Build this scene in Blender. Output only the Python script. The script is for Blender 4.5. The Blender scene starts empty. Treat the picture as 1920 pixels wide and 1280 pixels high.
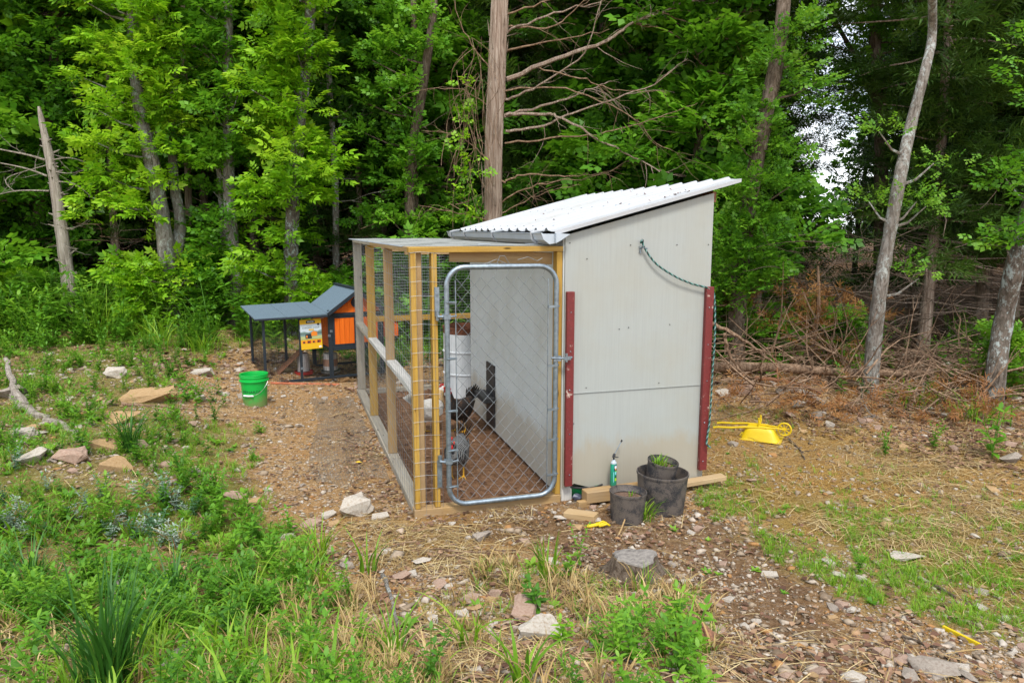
import bpy, bmesh, math, random
import numpy as np
from mathutils import Vector, Matrix, noise as mnoise
R = math.radians
random.seed(7); rng = np.random.default_rng(7)
scene = bpy.context.scene
col = scene.collection

# ------------------------------------------------------------------ camera, sky, sun, exposure
CAMH = 2.12; PITCH = R(8.84); FPX = 1351.0
cam_d = bpy.data.cameras.new('camera'); cam = bpy.data.objects.new('camera', cam_d); col.objects.link(cam)
cam.location = (0, 0, CAMH); cam.rotation_euler = (R(90) - PITCH, 0, 0)
cam_d.sensor_width = 36; cam_d.lens = 36 * FPX / 1920; cam_d.clip_start = .05; cam_d.clip_end = 2000
scene.camera = cam
SUN_EL, SUN_AZ = R(57), R(172)          # azimuth clockwise from +Y (away from the camera): behind and a little to the right
world = bpy.data.worlds.new('World'); scene.world = world; world.use_nodes = True
wn = world.node_tree.nodes; wl = world.node_tree.links; wn.clear()
wo = wn.new('ShaderNodeOutputWorld'); bg = wn.new('ShaderNodeBackground'); sky = wn.new('ShaderNodeTexSky')
sky.sky_type = 'NISHITA'; sky.sun_disc = False; sky.sun_elevation = SUN_EL; sky.sun_rotation = SUN_AZ
sky.altitude = 200; sky.air_density = 1.0; sky.dust_density = 1.6; sky.ozone_density = 1.0
tc = wn.new('ShaderNodeTexCoord'); mp = wn.new('ShaderNodeMapping'); mp.inputs['Scale'].default_value = (1, 1, 2.4)
cn = wn.new('ShaderNodeTexNoise'); cn.inputs['Scale'].default_value = 2.6; cn.inputs['Detail'].default_value = 9; cn.inputs['Roughness'].default_value = .58
cr = wn.new('ShaderNodeValToRGB'); cr.color_ramp.elements[0].position = .36; cr.color_ramp.elements[1].position = .62
mx = wn.new('ShaderNodeMix'); mx.data_type = 'RGBA'
wl.new(tc.outputs['Generated'], mp.inputs['Vector']); wl.new(mp.outputs['Vector'], cn.inputs['Vector'])
wl.new(cn.outputs['Fac'], cr.inputs['Fac']); wl.new(cr.outputs['Color'], mx.inputs['Factor'])
wl.new(sky.outputs['Color'], mx.inputs['A']); mx.inputs['B'].default_value = (9.2, 9.5, 9.9, 1)
wl.new(mx.outputs['Result'], bg.inputs['Color']); bg.inputs['Strength'].default_value = .105
wl.new(bg.outputs['Background'], wo.inputs['Surface'])
sd = bpy.data.lights.new('sun', 'SUN'); sd.energy = 1.5; sd.angle = R(12); sd.color = (1, .965, .90)
sun = bpy.data.objects.new('sun', sd); col.objects.link(sun)
sdir = Vector((math.sin(SUN_AZ) * math.cos(SUN_EL), math.cos(SUN_AZ) * math.cos(SUN_EL), math.sin(SUN_EL)))
sun.rotation_euler = sdir.to_track_quat('Z', 'Y').to_euler(); sun.location = sdir * 50
vs = scene.view_settings; vs.view_transform = 'Standard'; vs.look = 'None'; vs.gamma = 1; vs.use_curve_mapping = False
vs.exposure = 1.17
scene.cycles.max_bounces = 8; scene.cycles.diffuse_bounces = 4; scene.cycles.transmission_bounces = 4; scene.cycles.transparent_max_bounces = 6
try: scene.cycles.use_denoising = True
except Exception: pass

# ------------------------------------------------------------------ terrain height and pixel-to-place helpers
_p = np.random.default_rng(3).random((256, 256)).astype(np.float64)
def vnoise(x, y):
    x = np.asarray(x, float); y = np.asarray(y, float)
    xi = np.floor(x).astype(int); yi = np.floor(y).astype(int); fx = x - xi; fy = y - yi
    fx = fx * fx * (3 - 2 * fx); fy = fy * fy * (3 - 2 * fy)
    a = _p[xi & 255, yi & 255]; b = _p[(xi + 1) & 255, yi & 255]; c = _p[xi & 255, (yi + 1) & 255]; d = _p[(xi + 1) & 255, (yi + 1) & 255]
    return (a * (1 - fx) + b * fx) * (1 - fy) + (c * (1 - fx) + d * fx) * fy
def fbm(x, y, o=4):
    s = 0; a = .5; f = 1
    for i in range(o):
        s = s + a * vnoise(np.asarray(x) * f + 17.3 * i, np.asarray(y) * f + 9.1 * i); a *= .5; f *= 2.03
    return s
def sstep(a, b, x):
    t = np.clip((np.asarray(x, float) - a) / (b - a), 0, 1); return t * t * (3 - 2 * t)
ANG = R(16.6); CA, SA = math.cos(ANG), math.sin(ANG)
P0 = Vector((-.72, 5.13, 0))
def to_uv(x, y):
    dx = np.asarray(x) - P0.x; dy = np.asarray(y) - P0.y
    return dx * CA + dy * SA, -dx * SA + dy * CA
def hgt(x, y):
    x = np.asarray(x, float); y = np.asarray(y, float)
    z = .40 * sstep(4.3, 2.0, y) * (1 - .35 * sstep(0, 3, x))
    z = z + .38 * sstep(-1.9, -5.2, x) + .05 * sstep(3, 6, x) * sstep(7, 9, y)
    z = z + .7 * sstep(12, 40, y)
    bank = np.exp(-(((x + 3.3) / 1.0) ** 2 + ((y - 5.6) / 1.1) ** 2)); z = z + .10 * bank
    mound = np.exp(-(((x - 3.6) / 1.2) ** 2 + ((y - 9.2) / .6) ** 2)); z = z + .16 * mound
    amp = .02 + .03 * sstep(-1.6, -3, x) + .03 * sstep(4.4, 3.2, y) + .10 * sstep(9.5, 13, y)
    nz = (fbm(x * .9, y * .9, 3) - .44) * 2.2 * amp + (fbm(x * 5, y * 5, 4) - .47) * .035 + (fbm(x * 22, y * 22, 2) - .37) * .012
    u, v = to_uv(x, y)
    ins = sstep(-.35, .0, u) * sstep(2.8, 2.45, u) * sstep(-.35, 0, v) * sstep(4.7, 4.35, v)
    return z * (1 - .9 * ins) + nz * (1 - .75 * ins) - .012 * ins
def ray(px, py):
    a = px - 960; b = 640 - py
    return Vector((a, FPX * math.cos(PITCH) + b * math.sin(PITCH), -FPX * math.sin(PITCH) + b * math.cos(PITCH)))
def P(px, py, D):
    r = ray(px, py); return Vector((r.x / r.y * D, D, CAMH + r.z / r.y * D))
def G(px, py):
    r = ray(px, py); z = 0.0
    for i in range(30):
        D = (CAMH - z) / (-r.z / r.y); zz = float(hgt(r.x / r.y * D, D)); z = z * .5 + zz * .5
    return Vector((r.x / r.y * D, D, float(hgt(r.x / r.y * D, D))))
def gz(x, y): return float(hgt(x, y))

# ------------------------------------------------------------------ materials
MATS = {}
def ramp(nt, fac, stops):
    r = nt.nodes.new('ShaderNodeValToRGB'); e = r.color_ramp.elements
    while len(e) < len(stops): e.new(.5)
    for i, (p, c) in enumerate(stops): e[i].position = p; e[i].color = (*c, 1)
    nt.links.new(fac, r.inputs['Fac']); return r.outputs['Color']
def newmat(name):
    m = bpy.data.materials.new(name); m.use_nodes = True; nt = m.node_tree
    b = nt.nodes['Principled BSDF']; MATS[name] = m; return m, nt, b
def noise_n(nt, vec, scale, detail=4, rough=.55, dist=0):
    n = nt.nodes.new('ShaderNodeTexNoise'); n.inputs['Scale'].default_value = scale; n.inputs['Detail'].default_value = detail
    n.inputs['Roughness'].default_value = rough; n.inputs['Distortion'].default_value = dist
    if vec is not None: nt.links.new(vec, n.inputs['Vector'])
    return n.outputs['Fac']
def coords(nt, scale=(1, 1, 1), rand=True, kind='Object'):
    t = nt.nodes.new('ShaderNodeTexCoord'); mp = nt.nodes.new('ShaderNodeMapping'); mp.inputs['Scale'].default_value = scale
    nt.links.new(t.outputs[kind], mp.inputs['Vector'])
    if rand:
        oi = nt.nodes.new('ShaderNodeObjectInfo'); mm = nt.nodes.new('ShaderNodeMath'); mm.operation = 'MULTIPLY'; mm.inputs[1].default_value = 37
        nt.links.new(oi.outputs['Random'], mm.inputs[0]); nt.links.new(mm.outputs[0], mp.inputs['Location'])
    return mp.outputs['Vector']
def mixc(nt, fac, a, b, mode='MIX'):
    m = nt.nodes.new('ShaderNodeMix'); m.data_type = 'RGBA'; m.blend_type = mode
    for s, v in (('Factor', fac), ('A', a), ('B', b)):
        if isinstance(v, (int, float)): m.inputs[s].default_value = v
        elif isinstance(v, tuple): m.inputs[s].default_value = (*v, 1)
        else: nt.links.new(v, m.inputs[s])
    return m.outputs['Result']
def bump(nt, b, fac, strength=.3, dist=.01):
    n = nt.nodes.new('ShaderNodeBump'); n.inputs['Strength'].default_value = strength; n.inputs['Distance'].default_value = dist
    nt.links.new(fac, n.inputs['Height']); nt.links.new(n.outputs['Normal'], b.inputs['Normal'])
def attr(nt, name):
    a = nt.nodes.new('ShaderNodeAttribute'); a.attribute_name = name; return a
def simple(name, c, rough=.6, metal=0, spec=.5, var=.25, scale=30, bmp=.1, dirt=None, dirt_amt=.5):
    m, nt, b = newmat(name); v = coords(nt)
    f = noise_n(nt, v, scale, 5)
    lo = tuple(x * (1 - var) for x in c); hi = tuple(min(1, x * (1 + var)) for x in c)
    cc = ramp(nt, f, [(.3, lo), (.7, hi)])
    if dirt:
        f2 = noise_n(nt, v, scale * .3, 6, .7); k = ramp(nt, f2, [(.62 - dirt_amt * .3, (0, 0, 0)), (.7, (1, 1, 1))])
        cc = mixc(nt, k, cc, dirt)
    nt.links.new(cc, b.inputs['Base Color']); b.inputs['Roughness'].default_value = rough; b.inputs['Metallic'].default_value = metal
    b.inputs['Specular IOR Level'].default_value = spec
    if bmp: bump(nt, b, f, bmp, .004)
    return m
def wood(name, c1, c2, knots=True, grey=0.0, rough=.75):
    m, nt, b = newmat(name); v = coords(nt, (1.2, 22, 22)); vb = coords(nt, (1, 1, 1))
    f = noise_n(nt, v, 2.2, 6, .6, .6); cc = ramp(nt, f, [(.28, c1), (.5, tuple((a + d) / 2 for a, d in zip(c1, c2))), (.72, c2)])
    f2 = noise_n(nt, vb, 3, 5, .6)
    cc = mixc(nt, ramp(nt, f2, [(.35, (0, 0, 0)), (.75, (grey, grey, grey))]), cc, (.33, .30, .25))
    if knots:
        kv = coords(nt, (2.2, 9, 9)); vo = nt.nodes.new('ShaderNodeTexVoronoi'); vo.inputs['Scale'].default_value = 1.3; nt.links.new(kv, vo.inputs['Vector'])
        k = ramp(nt, vo.outputs['Distance'], [(.05, (1, 1, 1)), (.11, (0, 0, 0))]); cc = mixc(nt, k, cc, tuple(x * .3 for x in c1))
    nt.links.new(cc, b.inputs['Base Color']); b.inputs['Roughness'].default_value = rough; b.inputs['Specular IOR Level'].default_value = .25
    bump(nt, b, f, .35, .003); return m
def barkmat(name, c1, c2, sx=14, sz=2.0, spots=None, bm=1.0):
    m, nt, b = newmat(name); v = coords(nt, (sx, sx, sz))
    f = noise_n(nt, v, 1.3, 7, .7, .8); cc = ramp(nt, f, [(.32, tuple(x * .45 for x in c1)), (.45, c1), (.68, c2)])
    if spots:
        f2 = noise_n(nt, coords(nt, (1, 1, .6)), 14, 6, .75); k = ramp(nt, f2, [(.52, (0, 0, 0)), (.6, (.85, .85, .85))]); cc = mixc(nt, k, cc, spots)
    nt.links.new(cc, b.inputs['Base Color']); b.inputs['Roughness'].default_value = .9; b.inputs['Specular IOR Level'].default_value = .15
    bump(nt, b, f, bm, .03); return m
def leafmat(name, stops, trans=.35, rough=.5, treevar=.25):
    m, nt, b = newmat(name); a = attr(nt, 'rnd'); oi = nt.nodes.new('ShaderNodeObjectInfo')
    mm = nt.nodes.new('ShaderNodeMath'); mm.operation = 'MULTIPLY_ADD'; mm.inputs[1].default_value = treevar; 
    nt.links.new(oi.outputs['Random'], mm.inputs[0])
    sc = nt.nodes.new('ShaderNodeMath'); sc.operation = 'MULTIPLY'; sc.inputs[1].default_value = 1 - treevar; nt.links.new(a.outputs['Fac'], sc.inputs[0])
    nt.links.new(sc.outputs[0], mm.inputs[2])
    cc = ramp(nt, mm.outputs[0], stops); nt.links.new(cc, b.inputs['Base Color']); b.inputs['Roughness'].default_value = rough
    b.inputs['Specular IOR Level'].default_value = .35
    t = nt.nodes.new('ShaderNodeBsdfTranslucent'); ms = nt.nodes.new('ShaderNodeMixShader'); ms.inputs[0].default_value = trans
    hs = nt.nodes.new('ShaderNodeHueSaturation'); hs.inputs['Value'].default_value = 1.5; hs.inputs['Hue'].default_value = .49; nt.links.new(cc, hs.inputs['Color']); nt.links.new(hs.outputs['Color'], t.inputs['Color'])
    out = nt.nodes['Material Output']; nt.links.new(b.outputs[0], ms.inputs[1]); nt.links.new(t.outputs[0], ms.inputs[2]); nt.links.new(ms.outputs[0], out.inputs['Surface'])
    return m
def attrmat(name, stops, rough=.85, spec=.2, bmp=0):
    m, nt, b = newmat(name); a = attr(nt, 'rnd'); cc = ramp(nt, a.outputs['Fac'], stops)
    if bmp:
        f = noise_n(nt, coords(nt, rand=False), 60, 4); cc = mixc(nt, .6, cc, mixc(nt, f, (0, 0, 0), cc), 'MIX'); bump(nt, b, f, bmp, .004)
    nt.links.new(cc, b.inputs['Base Color']); b.inputs['Roughness'].default_value = rough; b.inputs['Specular IOR Level'].default_value = spec
    return m
M_yel = wood('yellow_lumber', (.30, .155, .020), (.50, .31, .055), grey=.15)
M_tan = wood('tan_lumber', (.28, .16, .055), (.42, .27, .11), grey=.4)
M_gry = wood('weathered_lumber', (.20, .175, .14), (.42, .37, .28), grey=.8)
M_whw = wood('whitewashed_lumber', (.40, .38, .34), (.66, .64, .60), knots=False, grey=.3)
M_blk = wood('pale_block_wood', (.34, .22, .10), (.48, .34, .18), knots=False, grey=.2)
M_red = simple('red_paint', (.15, .017, .016), .55, var=.2, scale=60, dirt=(.5, .4, .33), dirt_amt=.02)
M_galv = simple('galvanised_steel', (.25, .30, .34), .42, metal=.75, var=.25, scale=35, bmp=.05)
M_wire = simple('galvanised_wire', (.24, .26, .27), .55, metal=.5, var=.2, scale=20, bmp=0)
M_wired = simple('dull_wire', (.20, .21, .20), .6, metal=.4, var=.2, scale=20, bmp=0)
M_roof = simple('white_roof_metal', (.40, .41, .42), .5, metal=0, var=.05, scale=5, bmp=.03, dirt=(.34, .335, .31), dirt_amt=.3)
M_gut = simple('white_gutter_metal', (.42, .47, .52), .35, var=.08, scale=10, bmp=.02)
M_black = simple('black_plastic', (.02, .02, .022), .5, var=.3, scale=40)
M_coopf = simple('slate_blue_frame', (.010, .018, .026), .6, var=.25, scale=40)
M_coopr = simple('slate_roof_felt', (.10, .145, .18), .9, var=.45, scale=220, bmp=.4)
M_orange = wood('orange_board', (.62, .10, .006), (.80, .17, .012), knots=False, rough=.6)
M_ramp = wood('ramp_wood', (.16, .07, .035), (.28, .13, .07), knots=False)
M_pink = simple('faded_feeder', (.42, .40, .38), .5, var=.12, scale=20)
M_feedred = simple('feeder_red', (.45, .03, .02), .5, var=.2)
M_rust = simple('rust', (.13, .045, .02), .85, var=.6, scale=30)
M_yellowp = simple('yellow_plastic', (.62, .44, .008), .42, var=.06, scale=12, bmp=0)
M_gravelw = None
# pale grey siding, grooved grain, mud splash towards the foot
m, nt, b = newmat('grey_siding'); M_wall = m
v = coords(nt, (38, 38, 1.1), rand=False); f = noise_n(nt, v, 2.0, 6, .6, .5)
cc = ramp(nt, f, [(.2, (.31, .326, .308)), (.55, (.345, .362, .342)), (.85, (.358, .376, .356))])
g = noise_n(nt, coords(nt, (1, 1, 1), rand=False), 1.6, 6, .65); cc = mixc(nt, ramp(nt, g, [(.45, (0, 0, 0)), (.75, (.5, .5, .5))]), cc, (.33, .31, .24))
t = nt.nodes.new('ShaderNodeTexCoord'); sp = nt.nodes.new('ShaderNodeSeparateXYZ'); nt.links.new(t.outputs['Object'], sp.inputs[0])
mr = nt.nodes.new('ShaderNodeMapRange'); mr.inputs['From Min'].default_value = 0; mr.inputs['From Max'].default_value = .62; mr.inputs['To Min'].default_value = 1; mr.inputs['To Max'].default_value = 0
nt.links.new(sp.outputs['Z'], mr.inputs['Value'])
g2 = noise_n(nt, coords(nt, (3, 3, 1.2), rand=False), 2.5, 8, .7)
ad = nt.nodes.new('ShaderNodeMath'); ad.operation = 'MULTIPLY_ADD'; ad.inputs[1].default_value = 1.3; nt.links.new(mr.outputs[0], ad.inputs[0]); nt.links.new(g2, ad.inputs[2])
cc = mixc(nt, ramp(nt, ad.outputs[0], [(.75, (0, 0, 0)), (1.6, (.55, .55, .55))]), cc, (.34, .28, .19))
cc = mixc(nt, ramp(nt, ad.outputs[0], [(1.08, (0, 0, 0)), (1.7, (.6, .6, .6))]), cc, (.17, .13, .09))
nt.links.new(cc, b.inputs['Base Color']); b.inputs['Roughness'].default_value = .62; b.inputs['Specular IOR Level'].default_value = .3; bump(nt, b, f, .18, .0015)
M_wall_in = M_wall.copy(); M_wall_in.name = 'brightened_siding'  # same grey siding, base colours brightened to make up for shade in the run
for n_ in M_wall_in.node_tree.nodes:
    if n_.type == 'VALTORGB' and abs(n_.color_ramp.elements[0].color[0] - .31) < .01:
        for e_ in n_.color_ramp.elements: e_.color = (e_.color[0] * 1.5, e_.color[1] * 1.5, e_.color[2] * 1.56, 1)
# plastic pot crusted with dried mud
m, nt, b = newmat('muddy_black_pot'); M_pot = m
f = noise_n(nt, coords(nt), 170, 4, .9); g = noise_n(nt, coords(nt), 9, 6, .7)
ad = nt.nodes.new('ShaderNodeMath'); ad.operation = 'ADD'; nt.links.new(f, ad.inputs[0]); nt.links.new(g, ad.inputs[1])
cc = ramp(nt, ad.outputs[0], [(.0, (.010, .012, .017)), (.94, (.020, .021, .025)), (1.0, (.11, .09, .075))]); nt.links.new(cc, b.inputs['Base Color']); b.inputs['Roughness'].default_value = .6; bump(nt, b, f, .3, .003)
m, nt, b = newmat('green_bucket_plastic'); M_bucket = m
t = nt.nodes.new('ShaderNodeTexCoord'); sp = nt.nodes.new('ShaderNodeSeparateXYZ'); nt.links.new(t.outputs['Object'], sp.inputs[0])
mr = nt.nodes.new('ShaderNodeMapRange'); mr.inputs['From Min'].default_value = .0; mr.inputs['From Max'].default_value = .2; mr.inputs['To Min'].default_value = .62; mr.inputs['To Max'].default_value = 0
nt.links.new(sp.outputs['Z'], mr.inputs['Value']); g = noise_n(nt, coords(nt), 14, 7, .7)
ad = nt.nodes.new('ShaderNodeMath'); ad.operation = 'ADD'; nt.links.new(mr.outputs[0], ad.inputs[0]); nt.links.new(g, ad.inputs[1])
cc = mixc(nt, ramp(nt, ad.outputs[0], [(.6, (0, 0, 0)), (1.0, (.75, .75, .75))]), (.004, .40, .055), (.20, .19, .08)); nt.links.new(cc, b.inputs['Base Color']); b.inputs['Roughness'].default_value = .35
m, nt, b = newmat('worn_drum_paint'); M_drum = m
g = noise_n(nt, coords(nt, (6, 6, .6)), 3, 7, .7); cc = ramp(nt, g, [(.35, (.50, .53, .54)), (.62, (.66, .68, .68)), (.8, (.33, .28, .24))]); nt.links.new(cc, b.inputs['Base Color']); b.inputs['Roughness'].default_value = .55
# bark
B_cedar = barkmat('cedar_bark', (.24, .17, .125), (.46, .38, .31), 26, 1.6)
B_oak = barkmat('oak_bark', (.10, .072, .05), (.22, .175, .135), 20, 5)
B_grey = barkmat('grey_bark', (.17, .145, .12), (.33, .30, .265), 20, 5, spots=(.40, .43, .40))
B_lichen = barkmat('lichen_bark', (.11, .09, .07), (.24, .20, .17), 18, 6, spots=(.42, .48, .46))
B_dead = barkmat('dead_wood', (.26, .22, .18), (.47, .42, .36), 22, 1.2)
B_darktwig = barkmat('dark_twig', (.07, .05, .036), (.16, .12, .09), 20, 3, bm=.3)
B_twig = barkmat('twig_bark', (.17, .105, .065), (.35, .245, .165), 20, 3, bm=.3)
# leaves
L_bright = leafmat('bright_leaf', [(0, (.07, .20, .008)), (.5, (.19, .41, .010)), (1, (.38, .58, .03))])
L_mid = leafmat('mid_leaf', [(0, (.035, .12, .010)), (.5, (.09, .26, .012)), (1, (.18, .39, .022))])
L_dark = leafmat('dark_leaf', [(0, (.020, .07, .010)), (.5, (.045, .14, .012)), (1, (.09, .22, .02))])
L_cedar = leafmat('cedar_needle', [(0, (.020, .055, .008)), (.6, (.055, .12, .014)), (1, (.11, .18, .02))], trans=.15)
L_brown = leafmat('dead_needle', [(0, (.12, .045, .012)), (.6, (.26, .11, .03)), (1, (.36, .19, .06))], trans=.15)
L_grass = leafmat('grass_blade', [(0, (.055, .16, .008)), (.5, (.15, .32, .013)), (.85, (.28, .42, .03)), (1, (.38, .32, .12))])
L_rush = leafmat('rush_blade', [(0, (.018, .075, .010)), (.6, (.04, .145, .014)), (1, (.08, .21, .025))], trans=.2)
L_weed = leafmat('weed_leaf', [(0, (.05, .16, .010)), (.5, (.11, .28, .014)), (1, (.22, .40, .03))])
L_silver = leafmat('silvery_leaf', [(0, (.03, .10, .03)), (.5, (.07, .17, .07)), (.75, (.22, .30, .22)), (1, (.36, .42, .36))], trans=.15)
L_straw = attrmat('dry_straw', [(0, (.19, .12, .05)), (.5, (.34, .23, .09)), (1, (.52, .41, .21))])
L_litter = attrmat('dead_leaf', [(0, (.08, .04, .025)), (.5, (.18, .095, .06)), (1, (.32, .20, .12))])
S_stone = attrmat('field_stone', [(0, (.22, .155, .10)), (.3, (.38, .29, .20)), (.6, (.46, .36, .26)), (.85, (.62, .55, .46)), (1, (.46, .24, .09))], bmp=.4)
def stonemat(name, c, c2):
    m, nt, b = newmat(name); f = noise_n(nt, coords(nt), 9, 8, .7); g = noise_n(nt, coords(nt), 40, 5, .7)
    cc = ramp(nt, f, [(.3, c2), (.5, c), (.75, tuple(min(1, x * 1.25) for x in c))]); cc = mixc(nt, .5, cc, mixc(nt, g, (0, 0, 0), cc))
    nt.links.new(cc, b.inputs['Base Color']); b.inputs['Roughness'].default_value = .9; b.inputs['Specular IOR Level'].default_value = .2; bump(nt, b, g, .6, .01); return m
S_pale = stonemat('pale_limestone', (.58, .52, .44), (.40, .28, .18)); S_orange = stonemat('ochre_stone', (.50, .33, .17), (.42, .24, .09))
S_pink = stonemat('pinkish_stone', (.46, .32, .24), (.36, .20, .13)); S_grey = stonemat('grey_slab', (.40, .34, .28), (.27, .20, .15))
S_mix = [S_pale, S_orange, S_pink, S_grey, S_pale, S_pink]

# ------------------------------------------------------------------ mesh helpers
def npmesh(name, V, F, rnd=None, smooth=False):
    V = np.asarray(V, np.float32); F = np.asarray(F, np.int32); n, k = F.shape
    me = bpy.data.meshes.new(name); me.vertices.add(len(V)); me.vertices.foreach_set('co', V.ravel())
    me.loops.add(n * k); me.loops.foreach_set('vertex_index', F.ravel()); me.polygons.add(n)
    me.polygons.foreach_set('loop_start', np.arange(0, n * k, k, dtype=np.int32)); me.polygons.foreach_set('loop_total', np.full(n, k, np.int32))
    if smooth: me.polygons.foreach_set('use_smooth', np.ones(n, bool))
    me.update(calc_edges=True)
    if rnd is not None:
        a = me.attributes.new('rnd', 'FLOAT', 'FACE'); a.data.foreach_set('value', np.asarray(rnd, np.float32))
    return me
def rotmats(d, up_jit=None):
    """columns: x = along d, z = normal close to 'up'"""
    d = d / np.linalg.norm(d, axis=1, keepdims=True); n = len(d)
    up = np.tile(np.array([0, -.25, 1.0]), (n, 1)) + (rng.normal(0, .5, (n, 3)) if up_jit is None else rng.normal(0, up_jit, (n, 3)))
    y = np.cross(up, d); y /= np.linalg.norm(y, axis=1, keepdims=True) + 1e-9; z = np.cross(d, y)
    return np.stack([d, y, z], axis=2)
def yawmats(a, tilt=0):
    n = len(a); c, s = np.cos(a), np.sin(a); M = np.zeros((n, 3, 3)); M[:, 0, 0] = c; M[:, 0, 1] = -s; M[:, 1, 0] = s; M[:, 1, 1] = c; M[:, 2, 2] = 1
    if tilt:
        t = rng.normal(0, tilt, n); ct, st = np.cos(t), np.sin(t); T = np.zeros((n, 3, 3)); T[:, 0, 0] = 1; T[:, 1, 1] = ct; T[:, 1, 2] = -st; T[:, 2, 1] = st; T[:, 2, 2] = ct
        M = M @ T
    return M
def scat(tv, tf, pos, Rm, sc, grp=None, rbase=None, jit=.25):
    """bake n copies of a template (tv, tf); rnd per instance plus per-leaf jitter (grp: leaf number of each face)"""
    tv = np.asarray(tv, float); tf = np.asarray(tf, int); n = len(pos)
    sc = np.broadcast_to(np.asarray(sc, float).reshape(n, -1) if np.ndim(sc) else np.full((n, 1), sc), (n, 3)) if np.ndim(sc) < 2 or sc.shape[1] == 1 else sc
    V = np.einsum('nij,nkj->nki', Rm, tv[None] * sc[:, None, :]) + pos[:, None, :]
    F = tf[None] + (np.arange(n) * len(tv))[:, None, None]
    rb = rng.random(n) if rbase is None else rbase
    if grp is None: grp = np.zeros(len(tf), int)
    gj = rng.normal(0, jit, (n, grp.max() + 1))[:, grp]
    return V.reshape(-1, 3), F.reshape(-1, tf.shape[1]), np.clip(rb[:, None] * .999 + gj, 0, 1).ravel()
def cat(parts):
    V, F, Q = [], [], []; o = 0
    for v, f, q in parts: V.append(v); F.append(f + o); Q.append(q); o += len(v)
    return np.concatenate(V), np.concatenate(F), np.concatenate(Q)
class MB:
    def __init__(s): s.v = []; s.f = []
    def add(s, vs_, fs_):
        o = len(s.v); s.v += [tuple(x) for x in vs_]; s.f += [tuple(i + o for i in f) for f in fs_]; return s
    def box(s, a, b_):
        x0, y0, z0 = a; x1, y1, z1 = b_
        return s.add([(x0, y0, z0), (x1, y0, z0), (x1, y1, z0), (x0, y1, z0), (x0, y0, z1), (x1, y0, z1), (x1, y1, z1), (x0, y1, z1)],
                     [(0, 3, 2, 1), (4, 5, 6, 7), (0, 1, 5, 4), (1, 2, 6, 5), (2, 3, 7, 6), (3, 0, 4, 7)])
    def tube(s, pts, r, n=8, cap=True, closed=False):
        pts = [Vector(p) for p in pts]; rs = r if isinstance(r, (list, tuple)) else [r] * len(pts); vs_ = []; fs_ = []; L = len(pts); ref = None
        for i, p in enumerate(pts):
            if closed: t = pts[(i + 1) % L] - pts[i - 1]
            else: t = pts[min(i + 1, L - 1)] - pts[max(i - 1, 0)]
            t = t.normalized() if t.length > 1e-9 else Vector((0, 0, 1))
            if ref is None: ref = Vector((0, 0, 1)) if abs(t.z) < .9 else Vector((1, 0, 0))
            a = (ref - t * ref.dot(t)); a = a.normalized() if a.length > 1e-6 else t.orthogonal().normalized(); ref = a; b_ = t.cross(a)
            for k in range(n):
                w = 2 * math.pi * k / n; vs_.append(p + (a * math.cos(w) + b_ * math.sin(w)) * rs[i])
        for i in range(L if closed else L - 1):
            j = (i + 1) % L
            for k in range(n): fs_.append((i * n + k, i * n + (k + 1) % n, j * n + (k + 1) % n, j * n + k))
        if cap and not closed: fs_.append(tuple(range(n))[::-1]); fs_.append(tuple((L - 1) * n + k for k in range(n)))
        return s.add(vs_, fs_)
    def lathe(s, prof, n=24, c=(0, 0, 0), jit=0, cap0=True, cap1=True):
        vs_ = []; fs_ = []
        for r, z in prof:
            for k in range(n):
                w = 2 * math.pi * k / n; rr = r * (1 + (random.uniform(-jit, jit) if jit else 0)); vs_.append((c[0] + rr * math.cos(w), c[1] + rr * math.sin(w), c[2] + z))
        for i in range(len(prof) - 1):
            for k in range(n): fs_.append((i * n + k, i * n + (k + 1) % n, (i + 1) * n + (k + 1) % n, (i + 1) * n + k))
        if cap0: fs_.append(tuple(range(n))[::-1])
        if cap1: fs_.append(tuple((len(prof) - 1) * n + k for k in range(n)))
        return s.add(vs_, fs_)
    def loft(s, rings):
        n = len(rings[0]); vs_ = [p for rg in rings for p in rg]; fs_ = []
        for i in range(len(rings) - 1):
            for k in range(n): fs_.append((i * n + k, i * n + (k + 1) % n, (i + 1) * n + (k + 1) % n, (i + 1) * n + k))
        fs_.append(tuple(range(n))[::-1]); fs_.append(tuple((len(rings) - 1) * n + k for k in range(n))); return s.add(vs_, fs_)
    def prism(s, poly, axis, a, b_):
        """poly of 2D points extruded along axis (0 x,1 y,2 z) from a to b_"""
        def pt(p, t): q = list(p); q.insert(axis, t); return tuple(q)
        n = len(poly); vs_ = [pt(p, a) for p in poly] + [pt(p, b_) for p in poly]
        fs_ = [tuple(range(n)), tuple(range(n, 2 * n))[::-1]] + [(k, n + k, n + (k + 1) % n, (k + 1) % n) for k in range(n)]; return s.add(vs_, fs_)
    def xf(s, M): s.v = [tuple(M @ Vector(p)) for p in s.v]; return s
    def mesh(s, name, smooth=False, bevel=0):
        me = bpy.data.meshes.new(name); me.from_pydata(s.v, [], s.f); bm = bmesh.new(); bm.from_mesh(me); bmesh.ops.recalc_face_normals(bm, faces=bm.faces)
        if bevel: bmesh.ops.bevel(bm, geom=list(bm.edges), offset=bevel, segments=1, affect='EDGES', profile=.5)
        bm.to_mesh(me); bm.free()
        if smooth:
            me.polygons.foreach_set('use_smooth', [True] * len(me.polygons))
            try: me.set_sharp_from_angle(angle=R(40))
            except Exception: pass
        return me
MR = {}
def tag(o, label=None, cat=None, group=None, kind=None):
    if label: o['label'] = label
    if cat: o['category'] = cat
    if group: o['group'] = group
    if kind: o['kind'] = kind
    return o
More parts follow.
